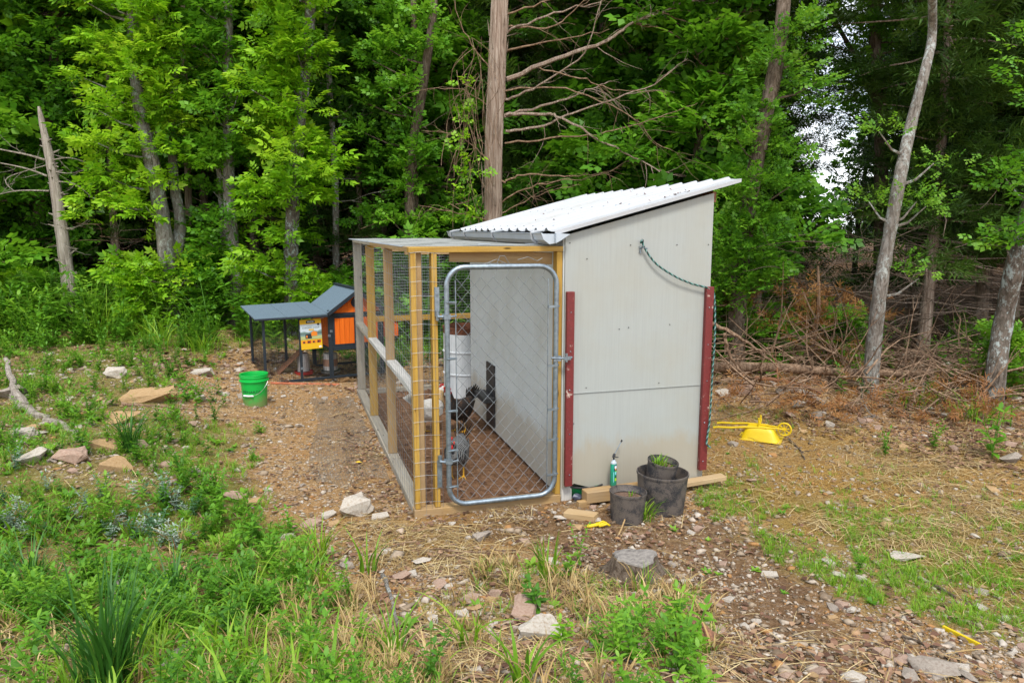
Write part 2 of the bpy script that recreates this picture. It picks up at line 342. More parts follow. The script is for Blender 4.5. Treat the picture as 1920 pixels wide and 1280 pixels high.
def thing(name, label, cat, M=None, loc=None, rz=0, group=None):
    o = bpy.data.objects.new(name, None); col.objects.link(o); o.empty_display_size = .1
    if M is None: M = Matrix.Translation(loc or (0, 0, 0)) @ Matrix.Rotation(rz, 4, 'Z')
    o.matrix_basis = M; MR[o.name] = Matrix.Identity(4); return tag(o, label, cat, group)
def part(name, me, mat, parent=None, M=None, kind=None, label=None):
    """M: the part's frame inside its thing's frame"""
    o = bpy.data.objects.new(name, me); col.objects.link(o); M = M or Matrix.Identity(4)
    if mat and not me.materials: me.materials.append(mat)
    MR[o.name] = M
    if parent: o.parent = parent; o.matrix_basis = MR[parent.name].inverted() @ M
    else: o.matrix_basis = M
    return tag(o, label, None, None, kind)
def solo(name, me, mat, label, cat, M=None, group=None, kind=None):
    o = part(name, me, mat, None, M, kind); return tag(o, label, cat, group)
def board(name, p, q, w, t, mat, parent, side=Vector((0, 0, 1)), bev=.003, label=None):
    """a plank from p to q (thing frame); w across 'side', t the other way; its length is its local x"""
    p = Vector(p); q = Vector(q); x = (q - p).normalized(); L = (q - p).length; z = Vector(side); z = (z - x * z.dot(x)).normalized(); y = z.cross(x)
    M = Matrix((x, y, z)).transposed().to_4x4(); M.translation = (p + q) / 2
    me = MB().box((-L / 2, -t / 2, -w / 2), (L / 2, t / 2, w / 2)).mesh(name, bevel=min(bev, w / 5, t / 5)); return part(name, me, mat, parent, M, label=label)
def bxp(name, a, b_, mat, parent, bev=.003, label=None):
    """an upright or axis-aligned timber between two corners, long axis becomes local x"""
    a = Vector(a); b_ = Vector(b_); c = (a + b_) / 2; d = b_ - a; k = max(range(3), key=lambda i: abs(d[i]))
    e = Vector((0, 0, 0)); e[k] = d[k] / 2; side = Vector((1, 0, 0)) if k != 0 else Vector((0, 0, 1)); oth = [i for i in range(3) if i != k and side[i] == 0][0]
    sidx = [i for i in range(3) if side[i] == 1][0]
    return board(name, c - e, c + e, abs(d[sidx]), abs(d[oth]), mat, parent, side, bev, label)
def text_mesh(s, size, ext=.001, align='CENTER'):
    cu = bpy.data.curves.new('lettering', 'FONT'); cu.body = s; cu.size = size; cu.extrude = ext; cu.align_x = align; cu.align_y = 'CENTER'; cu.resolution_u = 2
    o = bpy.data.objects.new('lettering', cu); col.objects.link(o); bpy.context.view_layer.update()
    me = bpy.data.meshes.new_from_object(o); bpy.data.objects.remove(o); bpy.data.curves.remove(cu); return me
def hull(n, sx, sy, sz, seed, flat=0):
    r_ = random.Random(seed); bm = bmesh.new()
    for i in range(n):
        v_ = Vector((r_.gauss(0, 1), r_.gauss(0, 1), r_.gauss(0, 1))).normalized() * r_.uniform(.8, 1.05); bm.verts.new((v_.x * sx, v_.y * sy, v_.z * sz))
    res = bmesh.ops.convex_hull(bm, input=bm.verts); bmesh.ops.delete(bm, geom=[g for g in res['geom_interior'] if isinstance(g, bmesh.types.BMVert)], context='VERTS')
    bmesh.ops.triangulate(bm, faces=bm.faces); me = bpy.data.meshes.new('stone'); bm.to_mesh(me); bm.free(); return me
def me_np(me):
    V = np.array([v.co[:] for v in me.vertices]); F = np.array([list(p.vertices) for p in me.polygons]); return V, F

# ------------------------------------------------------------------ zones of the ground (polygons on the ground)
def zpoly(pts): return np.array([G(x, y)[:2] for x, y in pts])
def inside(poly, x, y):
    x = np.asarray(x); y = np.asarray(y); r = np.zeros(x.shape, bool); n = len(poly)
    for i in range(n):
        x1, y1 = poly[i]; x2, y2 = poly[(i + 1) % n]
        c = ((y1 > y) != (y2 > y)) & (x < (x2 - x1) * (y - y1) / (y2 - y1 + 1e-12) + x1); r ^= c
    return r
Z_left = zpoly([(-500, 588), (120, 588), (330, 618), (460, 640), (400, 668), (380, 700), (330, 730), (360, 780), (480, 800), (430, 860), (470, 950), (590, 1010), (640, 1100), (700, 1180), (720, 1279), (650, 1500), (-900, 1500), (-900, 700)])
Z_rock = zpoly([(0, 690), (190, 660), (470, 690), (440, 770), (330, 830), (440, 930), (330, 960), (180, 900), (0, 880), (-100, 800)])
Z_fore = zpoly([(560, 1130), (760, 1150), (900, 1060), (1110, 1080), (1330, 1110), (1345, 1200), (1330, 1400), (500, 1400)])
Z_clump = zpoly([(1060, 1110), (1330, 1110), (1340, 1290), (1050, 1290)])
Z_straw = zpoly([(1325, 760), (1500, 770), (1700, 830), (2100, 840), (2300, 1250), (1800, 1090), (1560, 1010), (1340, 960), (1290, 900)])
Z_strawf = zpoly([(640, 960), (800, 975), (1050, 950), (1060, 1010), (960, 1060), (700, 1040), (600, 1000)])
Z_grR = [zpoly([(1300, 985), (1310, 935), (1345, 880), (1430, 865), (1450, 905), (1390, 930), (1470, 940), (1440, 1000), (1400, 960)]),
         zpoly([(1410, 990), (1480, 985), (1560, 1050), (1740, 1110), (1800, 1180), (1650, 1130), (1500, 1080), (1430, 1050)]),
         zpoly([(1480, 940), (1700, 960), (2100, 950), (2200, 1250), (1900, 1230), (1750, 1130), (1560, 1030)])]
Z_dark = zpoly([(780, 985), (1060, 940), (1300, 975), (1420, 1000), (1500, 1080), (1800, 1290), (1340, 1290), (1330, 1110), (1100, 1070), (980, 1020)])
Z_hillR = zpoly([(1325, 690), (1420, 690), (1560, 720), (1700, 800), (1960, 850), (2050, 790), (2050, 700), (1330, 640)])
def zone(poly, x, y, soft=.12):
    jx = (vnoise(np.asarray(x) * 4, np.asarray(y) * 4) - .5) * 4 * soft; jy = (vnoise(np.asarray(x) * 4 + 50, np.asarray(y) * 4 + 31) - .5) * 4 * soft
    return inside(poly, x + jx, y + jy).astype(float)
def blurz(poly, x, y):
    s = 0
    for dx, dy in ((0, 0), (.12, 0), (-.12, 0), (0, .12), (0, -.12)): s = s + zone(poly, x + dx, y + dy)
    return s / 5

# ------------------------------------------------------------------ ground
gx = np.concatenate([-np.geomspace(160, 8.5, 22), np.arange(-8, -4, .09), np.arange(-4, 5, .032), np.arange(5, 8.6, .09), np.geomspace(9, 160, 22)])
gy = np.concatenate([np.linspace(-60, 1.0, 10), np.arange(1.3, 6.5, .028), np.arange(6.5, 13, .06), np.geomspace(13.2, 240, 46)])
X, Y = np.meshgrid(gx, gy); Zg = hgt(X, Y); nx, ny = len(gx), len(gy)
idx = np.arange(nx * ny).reshape(ny, nx); F = np.stack([idx[:-1, :-1], idx[:-1, 1:], idx[1:, 1:], idx[1:, :-1]], -1).reshape(-1, 4)
gme = npmesh('ground', np.stack([X, Y, Zg], -1).reshape(-1, 3), F, smooth=True)
xf, yf = X.ravel(), Y.ravel()
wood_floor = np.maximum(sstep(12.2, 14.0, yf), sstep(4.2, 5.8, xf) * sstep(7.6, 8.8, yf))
green = np.maximum(blurz(Z_left, xf, yf) * .85, blurz(Z_fore, xf, yf) * .45); 
for z_ in Z_grR: green = np.maximum(green, blurz(z_, xf, yf) * .45)
green = np.maximum(green, sstep(12, 13, yf) * sstep(-1, -4, xf) * .8)
strawm = np.maximum(blurz(Z_straw, xf, yf), blurz(Z_strawf, xf, yf) * .7)
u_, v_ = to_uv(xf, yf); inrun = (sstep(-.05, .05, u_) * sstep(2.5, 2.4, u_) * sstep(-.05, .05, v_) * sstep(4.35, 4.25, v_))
darkm = np.clip(np.maximum(blurz(Z_dark, xf, yf) * .8, inrun) + .0, 0, 1)
for nm, arr in (('green', green), ('straw', strawm), ('dark', darkm), ('woods', wood_floor), ('pen', inrun)):
    a = gme.attributes.new(nm, 'FLOAT', 'POINT'); a.data.foreach_set('value', np.asarray(arr, np.float32))
m, nt, b = newmat('earth'); M_ground = m
vv = coords(nt, rand=False)
n1 = noise_n(nt, vv, 1.3, 8, .65); n2 = noise_n(nt, vv, 16, 8, .75); n3 = noise_n(nt, vv, 90, 4, .7)
base = ramp(nt, n2, [(.30, (.15, .095, .05)), (.45, (.30, .20, .115)), (.56, (.41, .29, .175)), (.72, (.55, .43, .29))])
base = mixc(nt, ramp(nt, n1, [(.42, (0, 0, 0)), (.62, (.6, .6, .6))]), base, (.34, .20, .10))
vo = nt.nodes.new('ShaderNodeTexVoronoi'); vo.inputs['Scale'].default_value = 38; nt.links.new(vv, vo.inputs['Vector'])
vo.inputs['Randomness'].default_value = 1
peb = nt.nodes.new('ShaderNodeSeparateColor'); nt.links.new(vo.outputs['Color'], peb.inputs[0])
pk = ramp(nt, peb.outputs[0], [(.62, (0, 0, 0)), (.66, (.8, .8, .8))]); pc = ramp(nt, peb.outputs[1], [(0, (.30, .20, .13)), (.5, (.46, .37, .28)), (1, (.62, .56, .48))])
edge = ramp(nt, vo.outputs['Distance'], [(.35, (1, 1, 1)), (.55, (0, 0, 0))])
base = mixc(nt, mixc(nt, 1.0, pk, edge, 'MULTIPLY'), base, pc)
dk = ramp(nt, n2, [(.3, (.055, .036, .024)), (.5, (.12, .078, .053)), (.7, (.22, .155, .115))])
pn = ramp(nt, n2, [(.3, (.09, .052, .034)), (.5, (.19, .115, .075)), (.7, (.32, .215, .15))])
st = ramp(nt, n3, [(.3, (.12, .07, .03)), (.5, (.28, .175, .07)), (.7, (.52, .37, .17))])
gr = ramp(nt, n2, [(.3, (.07, .07, .022)), (.5, (.10, .14, .03)), (.7, (.14, .20, .035))])
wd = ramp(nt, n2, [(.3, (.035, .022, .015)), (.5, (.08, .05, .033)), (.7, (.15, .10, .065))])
def modf(name, lo, hi):
    a = attr(nt, name); mm = nt.nodes.new('ShaderNodeMath'); mm.operation = 'MULTIPLY'; nt.links.new(a.outputs['Fac'], mm.inputs[0])
    nt.links.new(ramp(nt, n1, [(.35, (lo,) * 3), (.6, (hi,) * 3)]), mm.inputs[1]); return mm.outputs[0]
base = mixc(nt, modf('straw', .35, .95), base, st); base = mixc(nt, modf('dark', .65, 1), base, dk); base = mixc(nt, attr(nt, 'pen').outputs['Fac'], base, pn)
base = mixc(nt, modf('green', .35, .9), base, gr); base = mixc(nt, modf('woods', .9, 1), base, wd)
n4 = noise_n(nt, vv, 240, 3, .8)
gm = ramp(nt, n3, [(.30, (.42, .40, .38)), (.5, (.95, .93, .9)), (.68, (1.0, 1.0, 1.0))]); base = mixc(nt, 1.0, base, gm, 'MULTIPLY')
gm2 = ramp(nt, n4, [(.34, (.55, .52, .5)), (.56, (1, 1, 1))]); base = mixc(nt, 1.0, base, gm2, 'MULTIPLY')
hs_ = nt.nodes.new('ShaderNodeHueSaturation'); hs_.inputs['Value'].default_value = 2.05; hs_.inputs['Saturation'].default_value = 1.14; nt.links.new(base, hs_.inputs['Color']); base = hs_.outputs['Color']
nt.links.new(base, b.inputs['Base Color']); b.inputs['Roughness'].default_value = .95; b.inputs['Specular IOR Level'].default_value = .12
ad = nt.nodes.new('ShaderNodeMath'); ad.operation = 'ADD'; nt.links.new(n2, ad.inputs[0]); nt.links.new(n3, ad.inputs[1]); bump(nt, b, ad.outputs[0], 1.0, .05)
ground = part('ground', gme, M_ground, kind='structure')

# ------------------------------------------------------------------ woodland
LEAF = np.array([[0, 0, 0], [.42, .26, .05], [1, 0, -.08], [.42, -.26, .05]]); LQ = [[0, 1, 2, 3]]
def sprig(leaves):
    """leaves: (x,y,z,yaw,pitch,len,wid)"""
    V, F, g = [], [], []
    for i, (x, y, z, ya, pi_, L, W) in enumerate(leaves):
        p = LEAF * [L, L * W, L]; cp, sp_ = math.cos(pi_), math.sin(pi_)
        q = np.stack([p[:, 0] * cp - p[:, 2] * sp_, p[:, 1], p[:, 0] * sp_ + p[:, 2] * cp], 1); c, s = math.cos(ya), math.sin(ya)
        q = np.stack([q[:, 0] * c - q[:, 1] * s, q[:, 0] * s + q[:, 1] * c, q[:, 2]], 1) + [x, y, z]
        V.append(q); F.append(np.array(LQ) + 4 * i); g.append(i)
    return np.concatenate(V), np.concatenate(F), np.array(g)
SP_hick = sprig([(.42, 0, 0, 0, -.15, .58, 1), (.40, 0, 0, .85, -.2, .48, 1), (.40, 0, 0, -.85, -.2, .48, 1), (.18, 0, .01, 1.15, -.1, .36, 1), (.18, 0, .01, -1.15, -.1, .36, 1), (.0, 0, .02, 1.6, -.3, .3, 1), (.0, 0, .02, -1.6, -.3, .3, 1)])
SP_oak = sprig([(.1, .05, 0, .9, -.2, .42, 1.5), (.2, -.05, .02, -.8, -.3, .42, 1.5), (.38, .04, 0, .5, .1, .44, 1.5), (.45, -.03, .02, -.35, -.1, .46, 1.5), (0, 0, .06, 2.3, 0, .38, 1.5), (.02, -.02, -.03, -2.0, -.5, .38, 1.5)])
_r = random.Random(5)
SP_ced = sprig([(k * .06, _r.uniform(-.04, .04), _r.uniform(-.04, .04), (.75 if k % 2 else -.75) + _r.uniform(-.3, .3), _r.uniform(-.5, .4), _r.uniform(.28, .5), .26) for k in range(13)] + [(.5, 0, 0, 0, -.1, .5, .26)])
def crown_np(cl, per, sp, size, flat=.7, centre=None, jit=.16):
    """cl: clumps (x,y,z,r); leaves sit in sprays round each clump, pointing out of it"""
    tv, tf, g = sp; cl = np.asarray(cl, float); P_, D_, S_, B_ = [], [], [], []
    for c in cl:
        n = max(4, int(per * (c[3] / .4) ** 2 * rng.uniform(.75, 1.25))); d = rng.normal(0, 1, (n, 3)); d[:, 2] = np.abs(d[:, 2]) * .8 - .25; d /= np.linalg.norm(d, axis=1, keepdims=True)
        rr = c[3] * rng.uniform(.35, 1.0, (n, 1)); p = c[:3] + d * rr * [1, 1, flat]
        out = np.array([0, 0, 0.]) if centre is None else np.array([c[0] - centre(c[2])[0], c[1] - centre(c[2])[1], 0]); ln = np.linalg.norm(out); out = out / ln if ln > .05 else out
        dd = d * [1, 1, .75] + out * .5 + [0, 0, .05]; P_.append(p); D_.append(dd); S_.append(size * rng.uniform(.7, 1.25, n)); B_.append(np.clip(rng.normal(.5, .22) + rng.normal(0, .10, n), 0, 1))
    P_ = np.concatenate(P_); D_ = np.concatenate(D_); S_ = np.concatenate(S_); B_ = np.concatenate(B_)
    return scat(tv, tf, P_, rotmats(D_), np.repeat(S_[:, None], 3, 1), g, B_, jit)
def spline(pts, n=6):
    pts = [Vector(p) for p in pts]; o = []
    for i in range(len(pts) - 1):
        p0 = pts[max(i - 1, 0)]; p1 = pts[i]; p2 = pts[i + 1]; p3 = pts[min(i + 2, len(pts) - 1)]
        for k in range(n):
            t = k / n; o.append(.5 * ((2 * p1) + (p2 - p0) * t + (2 * p0 - 5 * p1 + 4 * p2 - p3) * t * t + (3 * p1 - p0 - 3 * p2 + p3) * t ** 3))
    return o + [pts[-1]]
def trunk_mb(mb, pts, r0, r1, n=10, seg=5, rough=.10, flare=.35):
    P_ = spline(pts, seg); L = len(P_); rs = []
    for i in range(L):
        t = i / (L - 1); rs.append((r0 + (r1 - r0) * t) * (1 + random.uniform(-rough, rough) * .6) + r0 * flare * math.exp(-t * 16))
    mb.tube(P_, rs, n); return P_
def interp(P_, z):
    for a, b_ in zip(P_, P_[1:]):
        if a.z <= z <= b_.z: t = (z - a.z) / (b_.z - a.z + 1e-9); return a.lerp(b_, t)
    return P_[0].copy() if z < P_[0].z else P_[-1].copy()
def limb(mb, p, d, L, r, kids=2, wig=.12, droop=0.0, n=5):
    pts = [Vector(p)]; dd = Vector(d).normalized(); st_ = 5
    for i in range(st_):
        dd = (dd + Vector((random.gauss(0, wig), random.gauss(0, wig), random.gauss(0, wig) - droop))).normalized(); pts.append(pts[-1] + dd * L / st_)
    mb.tube(pts, [r * (1 - .8 * i / st_) for i in range(st_ + 1)], n)
    for k in range(kids):
        i = random.randint(1, 4); d2 = (dd + Vector((random.gauss(0, .7), random.gauss(0, .7), random.gauss(0, .5)))).normalized(); limb(mb, pts[i], d2, L * random.uniform(.3, .55), r * .5, kids - 2, wig, droop, 4)
    return pts
def make_tree(z0, z1, Rr, ncl, leafkind, size, per, tr=.12, lean=(0, 0), dead=0, clr=.42, seed=0):
    random.seed(seed); mb = MB(); top = Vector((lean[0], lean[1], z1 * 1.05)); pts = [Vector((0, 0, -.3)), Vector((random.uniform(-.08, .08), random.uniform(-.08, .08), z1 * .3)), Vector((lean[0] * .6, lean[1] * .6, z1 * .62)), top]
    P_ = trunk_mb(mb, pts, tr, tr * .3); cl = []
    for i in range(ncl):
        t = (i + .5) / ncl; z = z0 + (z1 - z0) * t; c = interp(P_, z); a = i * 2.399 + random.uniform(-.5, .5)
        rr = Rr * (.75 + .35 * math.sin(t * 9 + seed)) * (1 - .35 * t) * random.uniform(.75, 1.2); d = Vector((math.cos(a), math.sin(a), .12 if leafkind != 'cedar' else -.15))
        e = limb(mb, c, d, rr, tr * .22, 1 if i % 2 else 0, .08, .0)
        for f_ in (1.0, .6, .3):
            if f_ == .3 and i % 2: continue
            q = c + (e[-1] - c) * f_; cl.append((q.x + random.uniform(-.15, .15), q.y + random.uniform(-.15, .15), q.z + random.uniform(-.1, .15), clr * random.uniform(.65, 1.25)))
    for i in range(dead):
        z = random.uniform(.5, z0 + 1.2); a = random.uniform(0, 6.28); limb(mb, interp(P_, z), (math.cos(a), math.sin(a), random.uniform(-.2, .25)), random.uniform(.7, 1.9), .014, 2, .13)
    sp = {'hick': SP_hick, 'oak': SP_oak, 'cedar': SP_ced}[leafkind]
    V, F, q = crown_np(cl, per, sp, size, flat=.62 if leafkind != 'cedar' else .5, centre=lambda z: interp(P_, z)); return mb, npmesh('crown', V, F, q)
LIB = {}
def lib(key, *a, **k):
    mb, cr_ = make_tree(*a, **k); LIB[key] = (mb.mesh('trunk', smooth=True), cr_)
lib('ma', .7, 9.5, 1.7, 64, 'oak', .30, 24, .13, (.3, .1), 8, .44, 11)
lib('mb', 1.6, 10, 1.5, 60, 'hick', .36, 20, .12, (-.3, .2), 10, .42, 12)
lib('mc', .3, 9, 2.0, 66, 'oak', .33, 22, .12, (.2, -.2), 6, .5, 13)
lib('md', 2.9, 9.5, 1.7, 60, 'hick', .36, 24, .10, (.2, .1), 8, .46, 16)
lib('bush', .15, 1.5, .75, 22, 'oak', .20, 30, .03, (.1, .0), 3, .34, 17)
lib('bushh', .15, 1.7, .8, 22, 'hick', .26, 26, .03, (.1, .0), 3, .34, 18)
lib('ca', 2.4, 10, 1.7, 70, 'cedar', .40, 26, .10, (.1, .1), 34, .40, 14)
lib('cb', 1.5, 10, 2.1, 76, 'cedar', .42, 26, .11, (-.1, .2), 30, .44, 15)
BARKS = {'bush': B_oak, 'bushh': B_oak, 'md': B_oak, 'ma': B_grey, 'mb': B_oak, 'mc': B_oak, 'ca': B_cedar, 'cb': B_cedar}
def copy_lib_mesh(me, mat):
    key = (me.name, mat.name)
    if key not in LIB:
        c = me.copy(); c.materials.clear(); c.materials.append(mat); LIB[key] = c
    return LIB[key]
def lib_tree(key, name, label, cat, x, y, rz, s, leaf, bark=None, group=None, sz=None):
    bark = bark or BARKS[key]
    M = Matrix.Translation((x, y, gz(x, y))) @ Matrix.Rotation(rz, 4, 'Z') @ Matrix.Diagonal((s, s, sz or s, 1))
    t = thing(name, label, cat, M, group=group)
    part('trunk', copy_lib_mesh(LIB[key][0], bark), None, t); part('crown', copy_lib_mesh(LIB[key][1], leaf), None, t, kind='stuff'); return t
rt = random.Random(21)
# the deep wood, row behind row
for row, (D0, D1, step) in enumerate(((16.2, 18.5, 120), (20, 24, 120), (27, 33, 105), (38, 46, 85))):
    px = -520 + row * 37
    while px < 2450:
        D = rt.uniform(D0, D1); x = (px + rt.uniform(-40, 40) - 960) / FPX * D; px += step * rt.uniform(.8, 1.2) * (1 if row < 3 else .9)
        pxx = x / D * FPX + 960; right = pxx > 1290; mid = 620 < pxx < 1290
        if row < 3 and (1410 < pxx < 1690 or 1310 < pxx < 1375) and rt.random() < .72: continue
        if row < 3 and rt.random() < .2: continue
        if row < 3 and 1465 < pxx < 1640: continue
        if row == 3 and 1500 < pxx < 1600: continue
        if row == 3:
            key = rt.choice(['ma', 'mc', 'mc']); lf = rt.choice([L_mid, L_dark]); s = rt.uniform(.8, 1.1)
            if 1450 < pxx < 1640: s *= .72
        elif right: key = rt.choice(['ca', 'cb', 'cb', 'mc']); lf = L_cedar if key[0] == 'c' else L_mid; s = rt.uniform(1.0, 1.3)
        elif mid: key = rt.choice(['ca', 'cb', 'ma', 'mb', 'mc']); lf = L_cedar if key[0] == 'c' else rt.choice([L_dark, L_mid]); s = rt.uniform(1.0, 1.3)
        else: key = rt.choice(['ma', 'mb', 'mc', 'ca']); lf = L_cedar if key[0] == 'c' else rt.choice([L_dark, L_mid, L_mid]); s = rt.uniform(1.0, 1.3)
        ced = key[0] == 'c'
        lib_tree(key, 'cedar_tree' if ced else 'broadleaf_tree', 'dark feathery cedar standing deep in the shaded wood' if ced else 'leafy broadleaf tree standing deep in the shaded wood',
                 'tree', x, D, rt.uniform(0, 6.28), s, lf, group='cedars deep in the wood' if ced else 'broadleaf trees deep in the wood')

for px, D, s in ((1600, 23.0, .74),):
    lib_tree('mb', 'broadleaf_tree', 'slight pale green tree standing in the gap of sky ' + ('left of the curved pale tree' if px > 1550 else 'right of the lobed oak'), 'tree', (px - 960) / FPX * D, D, px * .01, s, L_mid)
# named trees of the wood's edge: a trunk drawn through the places it passes, foliage hung on limbs round it
def edge_tree(name, label, D, pts, r0, r1, bark, leaf=None, clumps=(), kind='oak', size=.3, per=22, stems=(), twigs=0, zoff=-.25, fill=None, seed=1, dy=-.15):
    random.seed(seed); jd = [0] + [random.uniform(-.06, .06) * k_ for k_ in range(1, len(pts))]; P3 = [P(px, py, D + j_) for (px, py), j_ in zip(pts, jd)]; gz0 = gz(P3[0].x, D); P3[0] = Vector((P3[0].x, D, gz0 + zoff)); base = Vector((P3[0].x, D, gz0))
    t = thing(name, label, 'tree', loc=base); loc = [p - base for p in P3]
    mb = MB(); Pt = trunk_mb(mb, loc, r0, r1, 12, 6)
    for sp_, ra, rb in stems:
        q = [P(px, py, D + .25) - base for px, py in sp_]; q[0].z = min(q[0].z, 0) - .2 if sp_[0][1] > 560 else q[0].z; trunk_mb(mb, q, ra, rb, 10, 5)
    cl = []
    for (px, py, w, h_) in clumps:      # a lump of foliage: centre and half width / half height, filled with smaller clumps
        c = P(px, py, D) - base; rw = w / FPX * D; rh = h_ / FPX * D; n = max(4, int(rw * rh * 46))
        for i in range(n):
            a = random.uniform(0, 6.28); rr = math.sqrt(random.random()); zz = random.uniform(-1, 1)
            q = c + Vector((math.cos(a) * rr * rw, math.sin(a) * rr * min(rw, 1.1) * .9 + dy, zz * rh)); cl.append((q.x, q.y, q.z, random.uniform(.2, .38)))
            if i % 6 == 0:
                s_ = interp(Pt, q.z - .25); mb.tube([s_, s_.lerp(q, .5) + Vector((0, 0, -.06)), q], [.022, .014, .006], 5)
    for i in range(twigs):
        z = random.uniform(.6, Pt[-1].z * .8); a = random.uniform(0, 6.28); limb(mb, interp(Pt, z), (math.cos(a), math.sin(a) * .7, random.uniform(-.1, .3)), random.uniform(.5, 1.5), .011, 2, .14)
    part('trunk', mb.mesh('trunk', smooth=True), bark, t)
    if cl:
        sp = {'hick': SP_hick, 'oak': SP_oak, 'cedar': SP_ced}[kind]; V, F, q = crown_np(cl, int(per * 1.7), sp, size * .70, .85, lambda z: interp(Pt, z)); part('crown', npmesh('crown', V, F, q), leaf, t, kind='stuff')
    return t
edge_tree('hickory_tree', 'bright yellow-green hickory with speckled trunk, tallest bright column left of the dead cedar', 12.6, [(552, 640), (546, 470), (560, 250), (580, 60), (586, -150)], .14, .07, B_lichen, L_bright,
          [(560, 60, 75, 70), (550, 150, 85, 50), (530, 215, 75, 45), (560, 300, 80, 45), (545, 365, 60, 25), (510, 425, 65, 28), (490, 490, 60, 22), (590, 330, 45, 50), (560, -60, 90, 60), (525, 515, 45, 18)], 'hick', .34, 26, seed=31)
edge_tree('oak_tree', 'twin-trunk oak with pale speckled bark standing left of the red-brown sapling', 12.7, [(326, 648), (312, 470), (288, 320), (262, 200), (250, 60), (246, -150)], .15, .08, B_grey, L_bright,
          [(250, 60, 75, 65), (215, 150, 65, 45), (270, 170, 65, 40), (225, 235, 60, 35), (290, 240, 50, 35), (235, 310, 70, 40), (310, 330, 60, 30), (215, 380, 55, 28), (290, 385, 55, 22), (350, 200, 30, 40), (240, -50, 90, 50), (330, 505, 45, 25), (300, 545, 55, 22), (255, 520, 30, 20)], 'hick', .33, 26,
          stems=[([(318, 520), (338, 430), (328, 350), (322, 250), (330, 120)], .12, .05)], seed=32)
edge_tree('maple_tree', 'mid-green maple with close-set leaf layers right of the twin-trunk oak', 13.0, [(447, 640), (442, 520), (430, 380), (428, 150), (425, -150)], .14, .07, B_grey, L_mid,
          [(420, 90, 55, 50), (400, 180, 60, 40), (430, 250, 60, 35), (400, 320, 55, 32), (440, 380, 50, 28), (400, 430, 50, 25), (430, 480, 45, 22), (395, 515, 40, 18), (420, 0, 60, 40), (370, 260, 35, 40)], 'oak', .30, 26,
          stems=[([(432, 620), (428, 540), (420, 440), (410, 300)], .10, .05), ([(414, 610), (415, 540), (408, 450)], .07, .04)], seed=33)
edge_tree('leaning_oak', 'dense mid-green oak filling the left edge behind the broken snag', 14.0, [(62, 600), (70, 450), (90, 250), (110, 50), (120, -150)], .15, .08, B_oak, L_mid,
          [(60, 60, 80, 60), (120, 130, 60, 50), (20, 160, 60, 50), (70, 230, 70, 45), (140, 260, 45, 45), (60, 310, 60, 40), (130, 340, 40, 30), (60, 400, 60, 35), (130, 420, 45, 30), (50, 480, 55, 35), (130, 490, 45, 25), (60, 545, 55, 22), (160, 40, 50, 60), (-20, 400, 50, 90), (60, -50, 100, 60)], 'oak', .33, 24, seed=34)
edge_tree('cedar_sapling', 'thin bare-trunked cedar between the snag and the twin-trunk oak', 14.2, [(224, 610), (216, 460), (205, 250), (200, -50)], .085, .05, B_cedar, L_cedar, [(215, 450, 30, 25), (190, 300, 35, 50)], 'cedar', .34, 14, twigs=22, seed=35)
edge_tree('cedar_sapling', 'slender red-brown cedar sapling just right of the twin-trunk oak', 13.6, [(360, 640), (357, 500), (352, 330), (345, 100), (345, -120)], .07, .045, B_cedar, L_mid, [(350, 300, 25, 50), (370, 420, 20, 30), (365, 560, 22, 18)], 'oak', .27, 16, twigs=16, seed=36)
edge_tree('slim_tree', 'slim grey tree just right of the bright hickory', 14.0, [(632, 640), (630, 480), (628, 330), (615, 100), (612, -100)], .07, .05, B_grey, L_dark, [(600, 440, 35, 40), (640, 200, 45, 60), (650, 60, 40, 50), (615, 540, 40, 22), (600, 600, 35, 18)], 'oak', .28, 20, twigs=12, seed=37)
edge_tree('slim_cedar', 'slim dark cedar midway between bright hickory and dead cedar', 15.0, [(676, 640), (675, 480), (672, 250), (672, -100)], .065, .05, B_cedar, L_cedar, [(690, 100, 45, 80), (700, 230, 40, 50)], 'cedar', .38, 20, twigs=30, seed=38)
edge_tree('forked_oak', 'dark forked oak leaning right, left of the dead cedar', 13.4, [(765, 640), (768, 460), (772, 300), (795, 150), (812, 20), (818, -120)], .12, .06, B_oak, L_mid,
          [(740, 130, 50, 50), (720, 210, 50, 40), (770, 250, 40, 40), (735, 310, 55, 32), (790, 330, 35, 35), (720, 400, 45, 25), (790, 60, 40, 40), (700, 60, 40, 60), (800, 420, 30, 18), (780, 430, 22, 14)], 'oak', .27, 22, stems=[([(782, 640), (780, 460), (778, 260), (774, -100)], .06, .05)], twigs=10, seed=39)
edge_tree('lobed_oak', 'dark-barked oak wrapped in lobed leaves just right of the shed', 10.4, [(1378, 690), (1383, 560), (1398, 420), (1428, 250), (1462, 80), (1478, -120)], .135, .09, B_oak, L_weed,
          [(1370, 395, 42, 28), (1425, 400, 60, 26), (1350, 440, 28, 30), (1420, 440, 50, 22), (1350, 500, 26, 28), (1405, 480, 40, 18), (1365, 545, 35, 22), (1420, 520, 22, 14), (1400, 205, 40, 30), (1440, 240, 40, 25), (1385, 280, 35, 25), (1460, 300, 40, 22), (1480, 60, 45, 45), (1445, 130, 35, 25), (1375, 340, 30, 20), (1430, 340, 45, 16), (1500, 180, 35, 30)], 'oak', .20, 34, seed=40, dy=-.25)
edge_tree('far_oak', 'tall oak with forked crown seen behind the curved pale trunk', 13.5, [(1650, 660), (1652, 400), (1650, 200), (1640, 60), (1650, -120)], .13, .08, B_oak, L_mid,
          [(1600, 40, 60, 40), (1540, 120, 40, 40), (1690, 90, 60, 50), (1560, 210, 35, 25), (1760, 60, 60, 50), (1620, 150, 50, 30), (1850, 50, 60, 60), (1830, 160, 60, 40)], 'oak', .26, 20, stems=[([(1650, 210), (1610, 120), (1560, 30)], .06, .03)], seed=41)
